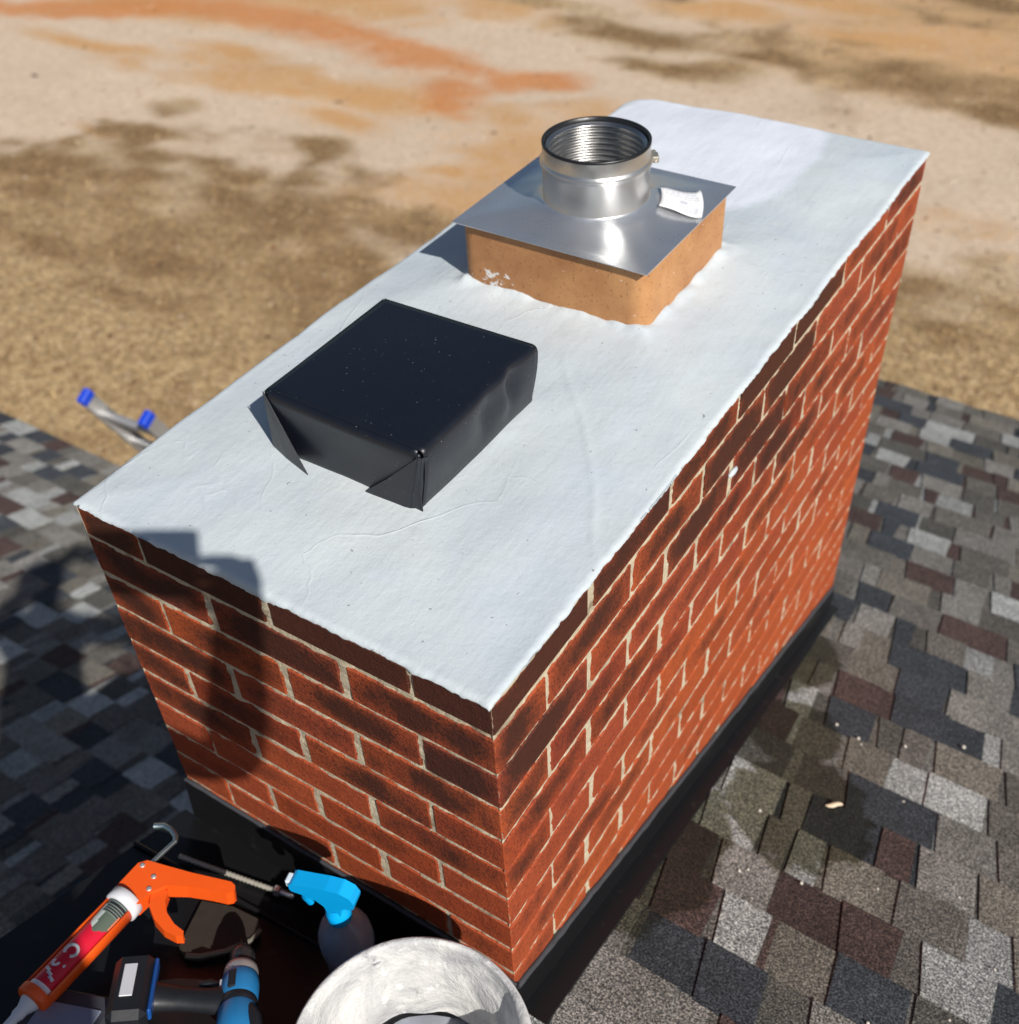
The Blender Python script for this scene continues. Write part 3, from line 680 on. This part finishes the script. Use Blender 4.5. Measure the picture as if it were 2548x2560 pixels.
while zz > -.20:
    for q in range(6):
        a = q/6; prof.append((rad-.0085+.0028*math.cos(2*math.pi*a), zz-a*.0085))
    zz -= .0085
m.lathe(prof, 96); m.build('liner_pipe', M_LINER, cap)
m = MB(); m.T = Matrix.Translation((mid[0], mid[1], 0)); m.lathe([(.0001, -.19), (rad-.006, -.19)], 48); m.build('flue_bottom', plastic('soot', (.006, .006, .006), .9, 0, .2), cap)
# clamp screw on the right of the collar
m = MB(); a = math.radians(33); cx, cy = mid[0]+(rad+.006)*math.cos(a), mid[1]+(rad+.006)*math.sin(a)
m.T = frame((cx, cy, .074), (math.cos(a), math.sin(a), 0), (-math.sin(a), math.cos(a), 0), (0, 0, 1))
m.cbox((-.004, -.009, -.0045), (.005, .009, .0045), .0012); m.T = m.T @ Matrix.Rotation(math.radians(90), 4, 'X'); m.lathe([(.0001, -.018), (.0038, -.018), (.0038, -.012), (.0018, -.011), (.0018, .014), (.0001, .014)], 8)
m.build('clamp_screw', plastic('clamp_steel', (.5, .46, .38), .4, .8, .1), cap)
def tagpt(s, t, up=.0006):
    x = (.074+.046*s)*t+(.098+.058*s)*(1-t)+.004*math.sin(t*3); y = (.060+.040*s)*t+(.010+.018*s)*(1-t); r_ = math.hypot(x, y)
    return (x, y, .0065+.0165*max(0, min(1, (.150-r_)/.055))+.0015*math.sin(s*6+t)+.004*s*s+up)
# paper tag
m = MB(); vs = []
for j in range(9):
    for i in range(9):
        s, t = i/8, j/8; x = .092+.075*s-.018*t*0; y = .018+.050*t
        vs.append(tagpt(s, t, 0))
m.add(vs, [(j*9+i, j*9+i+1, (j+1)*9+i+1, (j+1)*9+i) for j in range(8) for i in range(8)], True)
M_PAPER = NT('paper'); M_PAPER.base((.85, .85, .86)); M_PAPER.set(Roughness=.7); M_PAPER = M_PAPER.m
M_INK = plastic('grey_ink', (.58, .59, .66), .7)
pt_ = m.build('paper_label', M_PAPER, cap); md = pt_.modifiers.new('s', 'SOLIDIFY'); md.thickness = .0004
m = MB(); rs = random.Random(2)
for t in (.12, .2, .28, .62, .70, .8, .88):
    s = .1
    while s < .88:
        w_ = rs.uniform(.03, .12); m.add([tagpt(s, t), tagpt(min(.92, s+w_), t), tagpt(min(.92, s+w_), t+.025), tagpt(s, t+.025)], [(0, 1, 2, 3)]); s += w_+.03
m.add([tagpt(.45, .4), tagpt(.62, .4), tagpt(.62, .52), tagpt(.45, .52)], [(0, 1, 2, 3)])
m.build('printing', M_INK, pt_)

# ------------------------------------------------------------------ ladder leaning on the lower eave

M_BLUE = plastic('blue_plastic', (.006, .06, .60), .35, 0, .1)
LD = V((-.03, .30, -.62)).normalized(); LX = V((.995, .06, 0)); LX = (LX-LD*LX.dot(LD)).normalized(); LN = LD.cross(LX)
if LN.z < 0: LN = -LN
LADDER_TOP = V((-3.10, 1.66, -1.865))
lad = thing('ladder', 'aluminium ladder with blue rail end caps standing against the lower roof edge', 'ladder', LADDER_TOP)
LT = frame((0, 0, 0), LX, LN, LD)
def frange(a, b, st):
    while a < b: yield a; a += st
for sx in (-.185, .185):
    m = MB(); m.T = LT; t = .003; sg = 1 if sx < 0 else -1
    # channel rail: outer web with two flanges turned inward
    m.box((sx-t/2, -.032, .035), (sx+t/2, .032, 3.75))
    for fy in (-.032, .029):
        m.box((min(sx, sx+sg*.026)+.0016*(sg > 0), fy, .035), (max(sx, sx+sg*.026)-.0016*(sg < 0), fy+t, 3.75))
    m.build('rail', M_ALU, lad, bevel=.0008)
    m = MB(); m.T = LT; m.cbox((min(sx-sg*.004, sx+sg*.030), -.035, -.004), (max(sx-sg*.004, sx+sg*.030), .035, .040), .004)
    m.build('end_cap', M_BLUE, lad)
i_ = 0
for z in frange(.17, 3.7, .25):
    m = MB(); m.T = LT; m.tube([(-.186, 0, z), (.186, 0, z)], .019, 14, flat=.75); m.build('rung', M_ALU, lad)
    for sx in (-.1875, .1875):
        m = MB(); m.T = LT; m.tube([(sx-.003, 0, z), (sx+.003, 0, z)], [.021, .021], 14); m.build('rung_flare', M_ALU, lad)

# ------------------------------------------------------------------ tools on the black pan
M_ORANGE = plastic('orange_plastic', (.86, .105, .010), .38, 0, .06, 20, .04)
M_WHITEP = plastic('white_plastic', (.72, .73, .76), .4, 0, .05)
def slab_frame(o, ex, up):
    ex = V(ex).normalized(); up = V(up); ez = (up-ex*up.dot(ex)).normalized(); return frame(o, ex, ez.cross(ex), ez)
NR = V((0, SL, 1)).normalized()
# caulking gun; local x to the nozzle, y towards the handle side, z off the roof
G0 = V((-.497, -.208, -.527))
e1 = V((.012, -.156, .022)).normalized(); e2 = V((1, .12, -.05)); e2 = (e2-e1*e2.dot(e1)).normalized(); e3 = e1.cross(e2)
if e3.z < 0: e3 = -e3
GT = frame((0, 0, 0), e1, e2, e3)
gun = thing('caulking_gun', 'orange caulking gun loaded with a red sealant cartridge lying on the black metal', 'caulking gun', G0)
rc = .0185
m = MB(); m.T = GT
body = [(.004, -.021), (-.046, -.022), (-.056, -.014), (-.062, .012), (-.071, .05), (-.082, .088), (-.088, .109), (-.086, .117), (-.081, .121), (-.075, .1205), (-.070, .115), (-.063, .092), (-.052, .062), (-.038, .037), (-.018, .025), (.004, .023)]
m.prism(body, -.013, .013); hdl = m.build('handle', M_ORANGE, gun, bevel=.006); hdl.modifiers['bevel'].segments = 4
for px_, py_ in ((-.040, .012), (-.022, .020), (-.046, -.014)):
    m = MB(); m.T = GT @ Matrix.Translation((px_, py_, .013)); m.lathe([(.0038, -.001), (.0036, .0012), (.0015, .0016), (.0001, .0006)], 14); m.build('rivet', M_ALU, hdl)
m = MB(); m.T = GT; m.prism([(-.036, .030), (-.018, .026), (-.004, .036), (.008, .056), (.014, .078), (.013, .098), (.008, .106), (.002, .102), (0, .084), (-.008, .064), (-.020, .050), (-.034, .043)], -.008, .009)
m.build('trigger', M_ORANGE, gun, bevel=.003)
m = MB(); m.T = GT
seg = [(.002*0, a) for a in range(1)]
arc = lambda x, r, a0, a1, n: [(x, r*math.sin(math.radians(a0+(a1-a0)*q/n)), r*math.cos(math.radians(a0+(a1-a0)*q/n))) for q in range(n+1)]
for xa, xb in ((0, .168),):
    A = arc(xa, rc+.004, 62, 298, 26); B = arc(xb, rc+.004, 62, 298, 26)
    m.add(A+B, [(q, q+1, 27+q+1, 27+q) for q in range(26)], True)
o = m.build('cradle', M_ORANGE, gun); md = o.modifiers.new('s', 'SOLIDIFY'); md.thickness = .003; md.offset = 1
m = MB(); m.T = GT @ Matrix.Rotation(math.radians(90), 4, 'Y')
m.T = GT @ frame((0, 0, 0), (0, 1, 0), (0, 0, 1), (1, 0, 0))
m.lathe([(rc+.0045, -.002), (rc+.0065, -.001), (rc+.0065, .014), (rc+.0045, .016), (rc+.001, .016)], 40); m.lathe([(rc+.001, -.002), (rc+.0045, -.002)], 40)
m.build('barrel_ring', M_WHITEP, gun)
m = MB(); m.T = GT @ frame((0, 0, 0), (0, 1, 0), (0, 0, 1), (1, 0, 0))
m.lathe([(rc+.0042, .158), (rc+.0046, .160), (rc+.0044, .168), (rc+.002, .171), (.012, .172), (.011, .170)], 40); m.build('front_cap', M_ORANGE, gun)
cart = None
m = MB(); m.T = GT; nA, nX = 64, 84
RED = (.62, .010, .035, 1); ORG = (.80, .16, .04, 1); GRN = (.10, .13, .10, 1); PALE = (.55, .60, .56, 1); WHT = (.80, .78, .84, 1); DRK = (.015, .018, .02, 1)
def cart_col(x, a):   # a: degrees from straight up, positive towards the handle
    if x < .016: return DRK if (a > -30 and a < 55) else WHT
    if x < .052:
        if a < -48 + (x-.016)*500: return ORG
        lim = 8+ (x-.016)*300
        if a > 62-(x-.016)*200: return (.70, .22, .12, 1)
        if x < .036 and a > -26: return DRK if int((x-.014)*520) % 2 else (.16, .19, .17, 1)
        return PALE if a < -12+lim*.5 and x > .024 else GRN
    if x < .066:
        if -30 < a < 60 and (x-.052)*900+abs(a-14)*.28 < 14: return PALE if a < 2 else GRN
        return RED
    if x > .150: return WHT
    # flowing white script strokes on the red label (illegible in the photograph)
    t = (x-.098)
    return RED
rings = []
for i in range(nX+1):
    x = .004+(.160-.004)*i/nX; rings.append([(x, rc*math.sin(2*math.pi*j/nA), rc*math.cos(2*math.pi*j/nA)) for j in range(nA)])
base = [p for r in rings for p in r]; fs = []
bi = len(m.v); m.v += [tuple(m.T @ V(p)) for p in base]
for i in range(nX):
    for j in range(nA):
        a = 360*(j+.5)/nA; a = a-360 if a > 180 else a; x = .004+(.156)*(i+.5)/nX
        m.f.append((bi+i*nA+j, bi+i*nA+(j+1) % nA, bi+(i+1)*nA+(j+1) % nA, bi+(i+1)*nA+j)); m.c.append(cart_col(x, a)); m.mi.append(0); m.sm.append(True)
k = NT('cartridge_label'); k.base(k.attr().outputs['Color']); k.set(Roughness=.32); M_CART = k.m
cart = m.build('cartridge', M_CART, gun)
def cyl(x, a, r=rc+.0006): a = math.radians(a); return (x, r*math.sin(a), r*math.cos(a))
m = MB(); m.T = GT
def stroke(pts, w=.0022):
    P = [V(cyl(x, a)) for x, a in pts]; m.tube(P, w, 6, flat=.3, up=(0, 0, 1))
for dx in (0, .016, .031):
    if dx == 0: stroke([(.100+.008*math.cos(t), 6+26*math.sin(t)) for t in np.linspace(.5, 5.6, 16)], .0024)
    elif dx == .016: stroke([(.120, -24), (.120, 34)], .0024); stroke([(.120+.006*math.sin(t), -22+28*(1-math.cos(t))/2) for t in np.linspace(0, 3.1, 10)], .0022)
    else: stroke([(.132+.002*q, -20+10*q+(8 if q % 2 else -6)) for q in range(6)], .0024)
m.build('label_lettering', M_WHITEP, cart)
m = MB(); m.T = GT @ frame((0, 0, 0), (0, 1, 0), (0, 0, 1), (1, 0, 0))
m.lathe([(rc-.001, .1605), (rc-.003, .168), (.0105, .1795), (.0085, .184), (.0085, .192), (.0065, .196), (.0048, .232), (.0026, .2325)], 28, (False, True)); m.build('nozzle', M_WHITEP, gun)
m = MB(); m.T = GT; m.tube([(-.045, -.012, .003), (-.078, -.010, .004), (-.105, -.008, .004)], .0035, 8); 
hk = [(-.105, -.008, .004), (-.112, -.014, .004), (-.117, -.026, .004), (-.117, -.040, .004), (-.109, -.052, .004)]
m.tube(hk, [.0036, .004, .0045, .0045, .0045], 8); m.build('plunger_rod', steel('rod_zinc', (.52, .66, .68), .35, .05), gun)

# notched steel rod on the pan seam
rp = [V((-.556+.185*t, -.088+.044*t, 0)) for t in np.linspace(0, 1, 60)]
m = MB(); o0 = V((-.556, -.088, roof_z(-.088)+.019))
m.tube([V((p.x, p.y, roof_z(p.y)+.0195))-o0 for p in rp], [.0034+(.0012 if i % 2 else 0) for i in range(60)], 8)
m.v = m.v; rod = m.build('threaded_rod', plastic('worn_steel', (.42, .39, .33), .35, .25, .3, 200), None, loc=o0)
m = MB(); m.T = frame(V((-.393, -.049, roof_z(-.049)+.0215))-o0, V((.97, .23, -.08)).normalized(), V((-.23, .97, 0)).normalized(), (0, 0, 1))
m.T = m.T @ frame((0, 0, 0), (0, 1, 0), (0, 0, 1), (1, 0, 0)); m.lathe([(.0001, -.004), (.0085, -.004), (.0085, .004), (.0001, .004)], 6, smooth=False); m.lathe([(.0052, .006), (.0052, .026), (.0001, .028)], 12)
m.build('hex_nut', M_STEEL, rod)
tag(rod, 'notched steel rod with bright hex nut lying on the black metal seam', 'threaded rod')

# dark pad under the gun handle
m = MB(); o0 = V((-.405, -.160, roof_z(-.160)+.012)); m.T = slab_frame((0, 0, 0), (1, .15, 0), NR)
pl = [(-.055, .040), (-.01, .052), (.035, .050), (.052, .036), (.050, .010), (.030, -.020), (.005, -.045), (-.012, -.052), (-.03, -.044)]
m.prism(pl, 0, .010); pad = m.build('tool_pouch', plastic('brown_cloth', (.035, .025, .018), .85, 0, .3, 60, .4), None, bevel=.003, loc=o0)
tag(pad, 'small dark brown pouch with pale rounded piping under the orange gun handle', 'pouch')
m = MB(); m.T = slab_frame((0, 0, 0), (1, .15, 0), NR); m.tube([(.051, .034, .009), (.050, .012, .0095), (.032, -.019, .0095), (.006, -.044, .0095), (-.012, -.052, .009)], .0035, 8); m.build('piping', plastic('pale_piping', (.16, .15, .12), .6), pad)

# cordless drill
M_DKPL = plastic('dark_plastic', (.012, .013, .016), .42, 0, .2, 40, .1); M_TEAL = plastic('blue_drill_plastic', (.02, .20, .46), .35, 0, .12)
dr0 = V((-.318, -.177, -.548)); da = V((.086, -.094, .040)).normalized(); dh = V((-.97, -.36, .03)); dh = (dh-da*dh.dot(da)).normalized(); dz = da.cross(dh)
if dz.z < 0: dz = -dz
DT = frame((0, 0, 0), da, dh, dz)
drill = thing('cordless_drill', 'blue and black cordless drill lying on its side beside the spray bottle', 'drill', dr0)
LX_ = DT @ frame((0, 0, 0), (0, 1, 0), (0, 0, 1), (1, 0, 0))
m = MB(); m.T = LX_; m.lathe([(.0001, -.022), (.005, -.022), (.0075, -.012), (.012, -.008), (.0155, .0), (.0165, .004)] + [(.0165+(.0008 if q % 2 else 0), .005+q*.0022) for q in range(8)] + [(.0165, .024), (.013, .026)], 32); m.build('chuck', plastic('chuck_metal', (.06, .06, .065), .25, .5, .6, 80), drill)
m = MB(); m.T = LX_; m.lathe([(.0165, .024), (.0215, .027), (.0225, .034), (.0215, .041)], 36); m.build('clutch_ring', M_ALU, drill)
m = MB(); m.T = LX_; m.lathe([(.0215, .041), (.0235, .044), (.0248, .058), (.0244, .074), (.0230, .080)], 36); m.build('gear_housing', M_TEAL, drill)
m = MB(); m.T = LX_; m.lathe([(.0230, .080), (.0240, .082), (.0240, .089), (.0230, .092)], 36); m.build('collar_band', M_DKPL, drill)
m = MB(); m.T = LX_; m.lathe([(.0230, .092), (.0248, .096), (.0252, .118), (.0240, .145), (.016, .156), (.0001, .158)], 36); m.build('motor_housing', M_TEAL, drill)
m = MB(); m.T = DT; m.tube([(.085, -.004, .012), (.12, -.022, .014), (.15, -.026, .006)], [.008, .010, .009], 12, flat=.8); m.build('side_handle', M_DKPL, drill)
for a_ in (-50, 10, 70):
    m = MB(); m.T = LX_ @ Matrix.Rotation(math.radians(a_), 4, 'Z'); m.cbox((.0205, -.005, .048), (.0262, .005, .076), .0015); m.build('rubber_pad', M_DKPL if a_ != 10 else M_WHITEP, drill)
m = MB(); m.T = DT; m.rings([[(x+.021*math.cos(a)*w, y, .016*math.sin(a)*w) for a in np.linspace(0, 2*math.pi, 20, endpoint=False)] for x, y, w in ((.078, .012, 1.0), (.074, .04, .82), (.068, .07, .8), (.062, .10, .95), (.060, .112, 1.1))]); m.build('grip', M_DKPL, drill)
m = MB(); m.T = DT; m.tube([(.052, .026, 0), (.048, .038, 0), (.050, .052, 0)], [.006, .0075, .006], 10); m.build('trigger', M_DKPL, drill)
m = MB(); m.T = DT; m.cbox((.008, .108, -.027), (.112, .158, .027), .009); bt = m.build('battery', M_DKPL, drill)
m = MB(); m.T = DT; m.cbox((.030, .1282, .0268), (.082, .1442, .0285), .0007); m.build('label_plate', M_WHITEP, bt)
m = MB(); m.T = DT; m.cbox((.018, .1035, .006), (.104, .1085, .024), .002); m.build('blue_stripe', plastic('deep_blue', (.01, .08, .32), .4), bt)

# grey case at the near left
cs0 = V((-.432, -.372, roof_z(-.372)+.012)); case = thing('grey_case', 'small dark grey plastic case with a pale blue top panel below the sealant nozzle', 'case', cs0)
CT = slab_frame((0, 0, 0), (.9, .35, 0), NR); m = MB(); m.T = CT; m.cbox((-.062, -.045, 0), (.055, .04, .040), .008); m.build('body', plastic('grey_plastic', (.05, .053, .065), .55, 0, .15, 60, .2), case)
m = MB(); m.T = CT; m.cbox((-.040, -.034, .0398), (.040, .012, .0425), .0012); m.build('top_panel', plastic('pale_panel', (.24, .27, .36), .5), case)

# spray bottle standing on the pan
sb = thing('spray_bottle', 'clear spray bottle with a bright blue trigger head standing near the brick wall', 'spray bottle', V((-.211, -.088, roof_z(-.088)+.016)))
hb = .222
k = NT('smoky_bottle'); k.base((.30, .34, .42)); k.set(Roughness=.16, IOR=1.4); k.b.inputs['Transmission Weight'].default_value = .55; M_BOT = k.m
k.base(k.mix(k.noise(12, 4), (.34, .38, .46), (.52, .57, .66)))
m = MB(); m.lathe([(.0001, 0), (.028, 0), (.0335, .004), (.035, .03), (.0335, .06), (.0345, .07), (.0365, .085), (.037, .10), (.036, .115), (.032, .130), (.024, .143), (.0145, .152), (.012, .158), (.012, .166)], 48); m.build('bottle', M_BOT, sb)
m = MB(); m.lathe([(.0001, .004), (.0305, .004), (.0315, .03), (.0305, .060), (.0001, .060)], 40); m.build('liquid', plastic('blue_liquid', (.035, .075, .26), .2), sb)
M_CYAN = plastic('cyan_plastic', (.002, .40, .86), .34, 0, .05)
hd = V((-.90, -.24, 0)).normalized(); HT = frame((0, 0, 0), hd, V((-hd.y, hd.x, 0)), (0, 0, 1))
m = MB(); m.lathe([(.0145, .156), (.0165, .158), (.0165, .176), (.014, .180), (.0115, .188)], 24); m.build('cap', M_CYAN, sb)
m = MB(); m.T = HT @ frame((0, 0, 0), (1, 0, 0), (0, 0, 1), (0, -1, 0))
m.prism([(.009, .180), (.012, .196), (.022, .206), (.036, .211), (.054, .213), (.057, .216), (.057, .228), (.052, .232), (.030, .236), (.004, .241), (-.016, .242), (-.029, .235), (-.034, .222), (-.032, .211), (-.023, .205), (-.014, .205), (-.010, .195), (-.010, .180)], -.0105, .0105)
sh_ = m.build('spray_head', M_CYAN, sb, bevel=.0055); sh_.modifiers['bevel'].segments = 5; sh_.modifiers['bevel'].angle_limit = math.radians(20)
m = MB(); m.T = HT; m.tube([(.032, 0, .212), (.040, 0, .202), (.043, 0, .188), (.039, 0, .174)], [.005, .006, .0055, .004], 10, flat=1.3); m.build('trigger', M_CYAN, sb)
m = MB(); m.T = HT; m.cbox((.0555, -.0075, .2155), (.064, .0075, .2285), .002); m.build('nozzle', plastic('pale_nozzle', (.62, .72, .80), .4), sb)

# mortar bucket
bk = thing('mortar_bucket', 'round bucket caked inside with pale dried mortar standing by the chimney corner', 'bucket', V((0, -.205, roof_z(-.205)+.012)))
HBk = roof_z(-.205)+.012; rimz = -.400-HBk
k = NT('dried_mortar'); n1 = k.noise(11, 5, .6, .8); n2 = k.noise(45, 5, .65)
c = k.mix(k.step(n1, .35, .62), lin(170, 170, 172), lin(222, 220, 216)); c = k.mix(k.step(n2, .60, .70), c, lin(236, 236, 234)); c = k.mix(k.step(k.noise(20, 4, .7), .63, .72), c, lin(120, 122, 130)); k.base(c); k.set(Roughness=.6); k.b.inputs['Specular IOR Level'].default_value = .5
k.bump(n2, .7, .006, k.bump(n1, .7, .012)); M_CAKE = k.m
M_BUCK = plastic('bucket_plastic', (.62, .62, .62), .45, 0, .12, 10, .15)
Rr = .131
def bring(r, z, amp=0.0, s=0, sk=0.0):
    return [((r+amp*noise.noise(V((math.cos(a)*2.2, math.sin(a)*2.2, z*14+s))))*math.cos(a), (r+amp*noise.noise(V((math.cos(a)*2.2, math.sin(a)*2.2, z*14+s))))*math.sin(a), z-SL*((r)*math.sin(a))*sk) for a in np.linspace(0, 2*math.pi, 72, endpoint=False)]
m = MB(); m.rings([bring(.120, .0, sk=1), bring(.124, .06), bring(.128, .10), bring(.131, rimz-.05), bring(.1385, rimz-.049), bring(.1385, rimz-.040), bring(.1335, rimz-.038), bring(.1345, rimz-.012), bring(.1395, rimz-.010), bring(.140, rimz-.002), bring(.1375, rimz), bring(.1335, rimz-.001)], True, (True, False)); m.build('shell', M_BUCK, bk)
m = MB(); rr = [bring(.1375, rimz+.001, .003, 1)]
rr += [bring(.1335, rimz+.0028, .004, 1), bring(.129, rimz-.004, .008, 2)]
for q in range(1, 13): rr.append(bring(.128-.0014*q, rimz-.012*q, .010, 2))
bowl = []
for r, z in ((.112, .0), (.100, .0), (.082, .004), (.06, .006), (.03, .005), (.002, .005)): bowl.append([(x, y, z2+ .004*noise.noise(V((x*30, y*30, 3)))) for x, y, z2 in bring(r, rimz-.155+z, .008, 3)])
m.rings(rr, True, (False, False)); m.build('dried_mortar', M_CAKE, bk)
m = MB(); m.rings(bowl, True, (False, False)); m.build('bucket_floor', plastic('shade_grey_floor', (.30, .32, .36), .5, 0, .4, 25, .5), bk)  # mortar contents in a darker grey that paints in the bucket's inner shade
m = MB(); m.tube([( .142*math.cos(a), .142*math.sin(a)*.98, rimz-.045-.10*max(0, math.sin((a-math.pi)))) for a in np.linspace(math.pi, 2*math.pi, 30)], .002, 8); m.build('handle', M_ALU, bk)

# bits on the roof
def on_roof(px, py, h=0): return V((px, py, roof_z(py)+.008+h))
m = MB(); m.T = Matrix.Rotation(.5, 4, 'Z'); m.rings([[(x, .0045*w*math.cos(a)+.0025*math.sin(x*160), .0025*w*math.sin(a)+.003) for a in np.linspace(0, 6.283, 8, endpoint=False)] for x, w in ((-.016, .2), (-.010, .9), (-.002, 1.2), (.006, 1.0), (.012, .8), (.016, .2))])
chip = m.build('wood_chip', plastic('pale_wood', lin(226, 206, 176), .7, 0, .15, 80), None, loc=on_roof(.236, .700, .003)); tag(chip, 'pale curled wood chip lying on a dark stained shingle', 'wood chip')
M_CRUMB = plastic('crumb', lin(222, 216, 204), .8, 0, .1, 90)
for x, y in ((.155, .44), (.166, .452), (.215, .93), (.225, .915), (.165, .945), (.42, .28), (.36, .55), (.30, .97), (.48, .62), (.25, .48), (.52, .36), (.34, .80), (.13, .60), (.40, 1.05), (.56, .5), (.60, .9)):
    m = MB(); s = random.uniform(.0018, .0042); m.lathe([(.0001, 0), (s, s*.1), (s*.8, s*.8), (.0001, s)], 7, smooth=False)
    c = m.build('mortar_crumb', M_CRUMB, None, loc=on_roof(x, y, .0005)); tag(c, 'tiny pale mortar crumb lying on the shingles right of the chimney', 'crumb', 'mortar crumbs scattered on the right roof')
m = MB(); m.lathe([(.0001, -.004), (.006, -.003), (.012, 0), (.010, .004), (.0001, .0055)], 9); m.build('sealant_blob', M_CROWN, chim, loc=(.002, .60, -.142)).scale = (.4, 1.2, .8)

# ------------------------------------------------------------------ the photographer, standing behind the phone with the sun behind
def cp(a, b, c): return CP + R_*a + U_*b + F_*c
M_CLOTH = plastic('dark_jacket', (.03, .035, .05), .85, 0, .2, 30, .3); M_SKIN = plastic('skin', (.42, .24, .17), .5, 0, .1, 30, .1); M_JEANS = plastic('jeans', (.05, .08, .14), .85, 0, .2, 60, .3)
neck = cp(-.075, -.245, -.40); head_c = cp(-.105, -.135, -.335)
_sd = V((R_.x, R_.y, 0)).normalized(); pel = neck + V((-.02, -.05, -.47)) - _sd*.03; ft = roof_z(pel.y)+.02
person = thing('person', 'person in dark jacket and jeans standing behind the phone held in both hands', 'person', (pel.x, pel.y, ft))
side = V((R_.x, R_.y, 0)).normalized(); fwd = V((F_.x, F_.y, 0)).normalized()
pb = V((pel.x, pel.y, ft))
verts_, edges_, rads_ = [], [], []
def jt(p, r, par=None):
    verts_.append(V(p)-pb); rads_.append(r); i = len(verts_)-1
    if par is not None: edges_.append((par, i))
    return i
ip = jt(pel, .155); iw = jt(pel+V((0, 0, .14)), .15, ip); ic = jt(neck-V((0, 0, .14))-fwd*.01-side*.02, .135, iw); ish = jt(neck-V((0, 0, .045)), .075, ic); ink = jt(neck, .043, ish); ih1 = jt(head_c-V((0, 0, .035)), .058, ink); ih2 = jt(head_c+V((0, 0, .03)), .078, ih1); ih3 = jt(head_c+V((0, 0, .085)), .045, ih2)
rh = cp(.165, -.035, -.035); lh = cp(-.095, .0, -.035)
rs_, ls_ = neck+side*.125-V((0, 0, .05)), neck-side*.135-V((0, 0, .05))
re = cp(.240, -.310, -.13); le = cp(-.32, -.24, -.16)
for s_, e_, h_ in ((rs_, re, rh), (ls_, le, lh)):
    a = jt(s_, .062, ish); b = jt(s_.lerp(e_, .5), .056, a); c = jt(e_, .040, b); d = jt(e_.lerp(h_, .35), .038, c); e = jt(e_.lerp(h_, .82), .026, d); f = jt(h_, .024, e)
for sg in (-1, 1):
    a = jt(pel+side*sg*.075-V((0, 0, .05)), .092, ip); kn = V(pel)+side*(sg*.13-.10)+fwd*.04; kn.z = (pel.z+ft)/2; b = jt(kn, .068, a); an = V(pel)+side*(sg*.17-.26)-fwd*.05; an.z = roof_z(an.y)+.06; c = jt(an, .046, b); jt(an+fwd*.10-V((0, 0, .03+SL*.05)), .030, c)
me = bpy.data.meshes.new('body'); me.from_pydata(verts_, edges_, []); me.update()
bo = bpy.data.objects.new('body', me); COL.objects.link(bo); bo.parent = person; k = NT('clothes_and_skin'); co = k.n('ShaderNodeSeparateXYZ'); k.l(k.co(), co.inputs[0])
z_n, z_h = (neck.z+.022-ft), (pel.z-.02-ft)
stp = lambda z: k.math('GREATER_THAN', co.outputs[2], z)
nn = k.noise(40, 4); c = k.mix(stp(z_h), k.mix(nn, (.04, .07, .13), (.07, .11, .19)), k.mix(nn, (.02, .024, .035), (.045, .05, .07))); c = k.mix(k.math('LESS_THAN', co.outputs[2], .07), c, (.03, .02, .015)); c = k.mix(stp(z_n), c, (.45, .26, .18))
k.base(c); k.set(Roughness=.8); k.bump(k.noise(26, 4), .5, .01); me.materials.append(k.m)
md = bo.modifiers.new('skin', 'SKIN'); me.skin_vertices.new() if not me.skin_vertices else None
for i, r in enumerate(rads_): me.skin_vertices[0].data[i].radius = (r, r)
me.skin_vertices[0].data[0].use_root = True; md.use_smooth_shade = True
md = bo.modifiers.new('sub', 'SUBSURF'); md.levels = 2; md.render_levels = 2
m = MB(); m.T = Matrix.Translation(head_c-pb)
m.lathe([(.088, .02), (.090, .045), (.082, .075), (.055, .100), (.0001, .110)], 28)
bill = [V((math.cos(a)*.085, math.sin(a)*.085, .022)) for a in np.linspace(-1, 1, 10)]
fa = math.atan2(fwd.y, fwd.x)
m.T = Matrix.Translation(head_c-pb) @ Matrix.Rotation(fa, 4, 'Z'); m.prism([(.07, -.06)]+[(.085+.065*math.cos(a), .062*math.sin(a)) for a in np.linspace(-1.4, 1.4, 12)]+[(.07, .06)], .018, .023); m.build('cap', M_CLOTH, person)
for h_, sg in ((rh, 1), (lh, -1)):
    m = MB(); hp = h_-pb
    m.tube([hp-U_*.03-R_*0, hp+U_*.005, hp+U_*.028], [.022, .026, .020], 12, flat=.6, up=F_)
    for q in range(4):
        b0_ = hp+U_*(.024-.017*q); m.tube([b0_-F_*.006, b0_-R_*sg*.018+F_*.012, b0_-R_*sg*.036+F_*.022, b0_-R_*sg*.050+F_*.018], [.0085, .008, .0075, .006], 8)
    m.tube([hp-U_*.022, hp-U_*.030-R_*sg*.022-F_*.006, hp-U_*.022-R_*sg*.042-F_*.004], [.010, .0095, .0075], 8)
    m.build('hand', M_SKIN, person)
ph = thing('phone', 'black smartphone held sideways in the photographer\'s hands above the chimney', 'phone', CP-F_*.020)
PT = frame((0, 0, 0), R_, U_, F_)
m = MB(); m.T = PT; m.cbox((-.060, -.056, -.0045), (.120, .026, .0045), .003); m.build('body', M_DKPL, ph)
m = MB(); m.T = PT; m.cbox((-.054, -.051, -.0052), (.114, .021, -.0046), .0002); m.build('screen', plastic('screen_glass', (.01, .01, .012), .08, 0, .01, 5, 0), ph)
m = MB(); m.T = PT @ Matrix.Translation((0, 0, .0045)); m.lathe([(.0065, 0), (.0065, .003), (.005, .0034), (.0001, .003)], 24); m.build('lens', M_DKPL, ph)
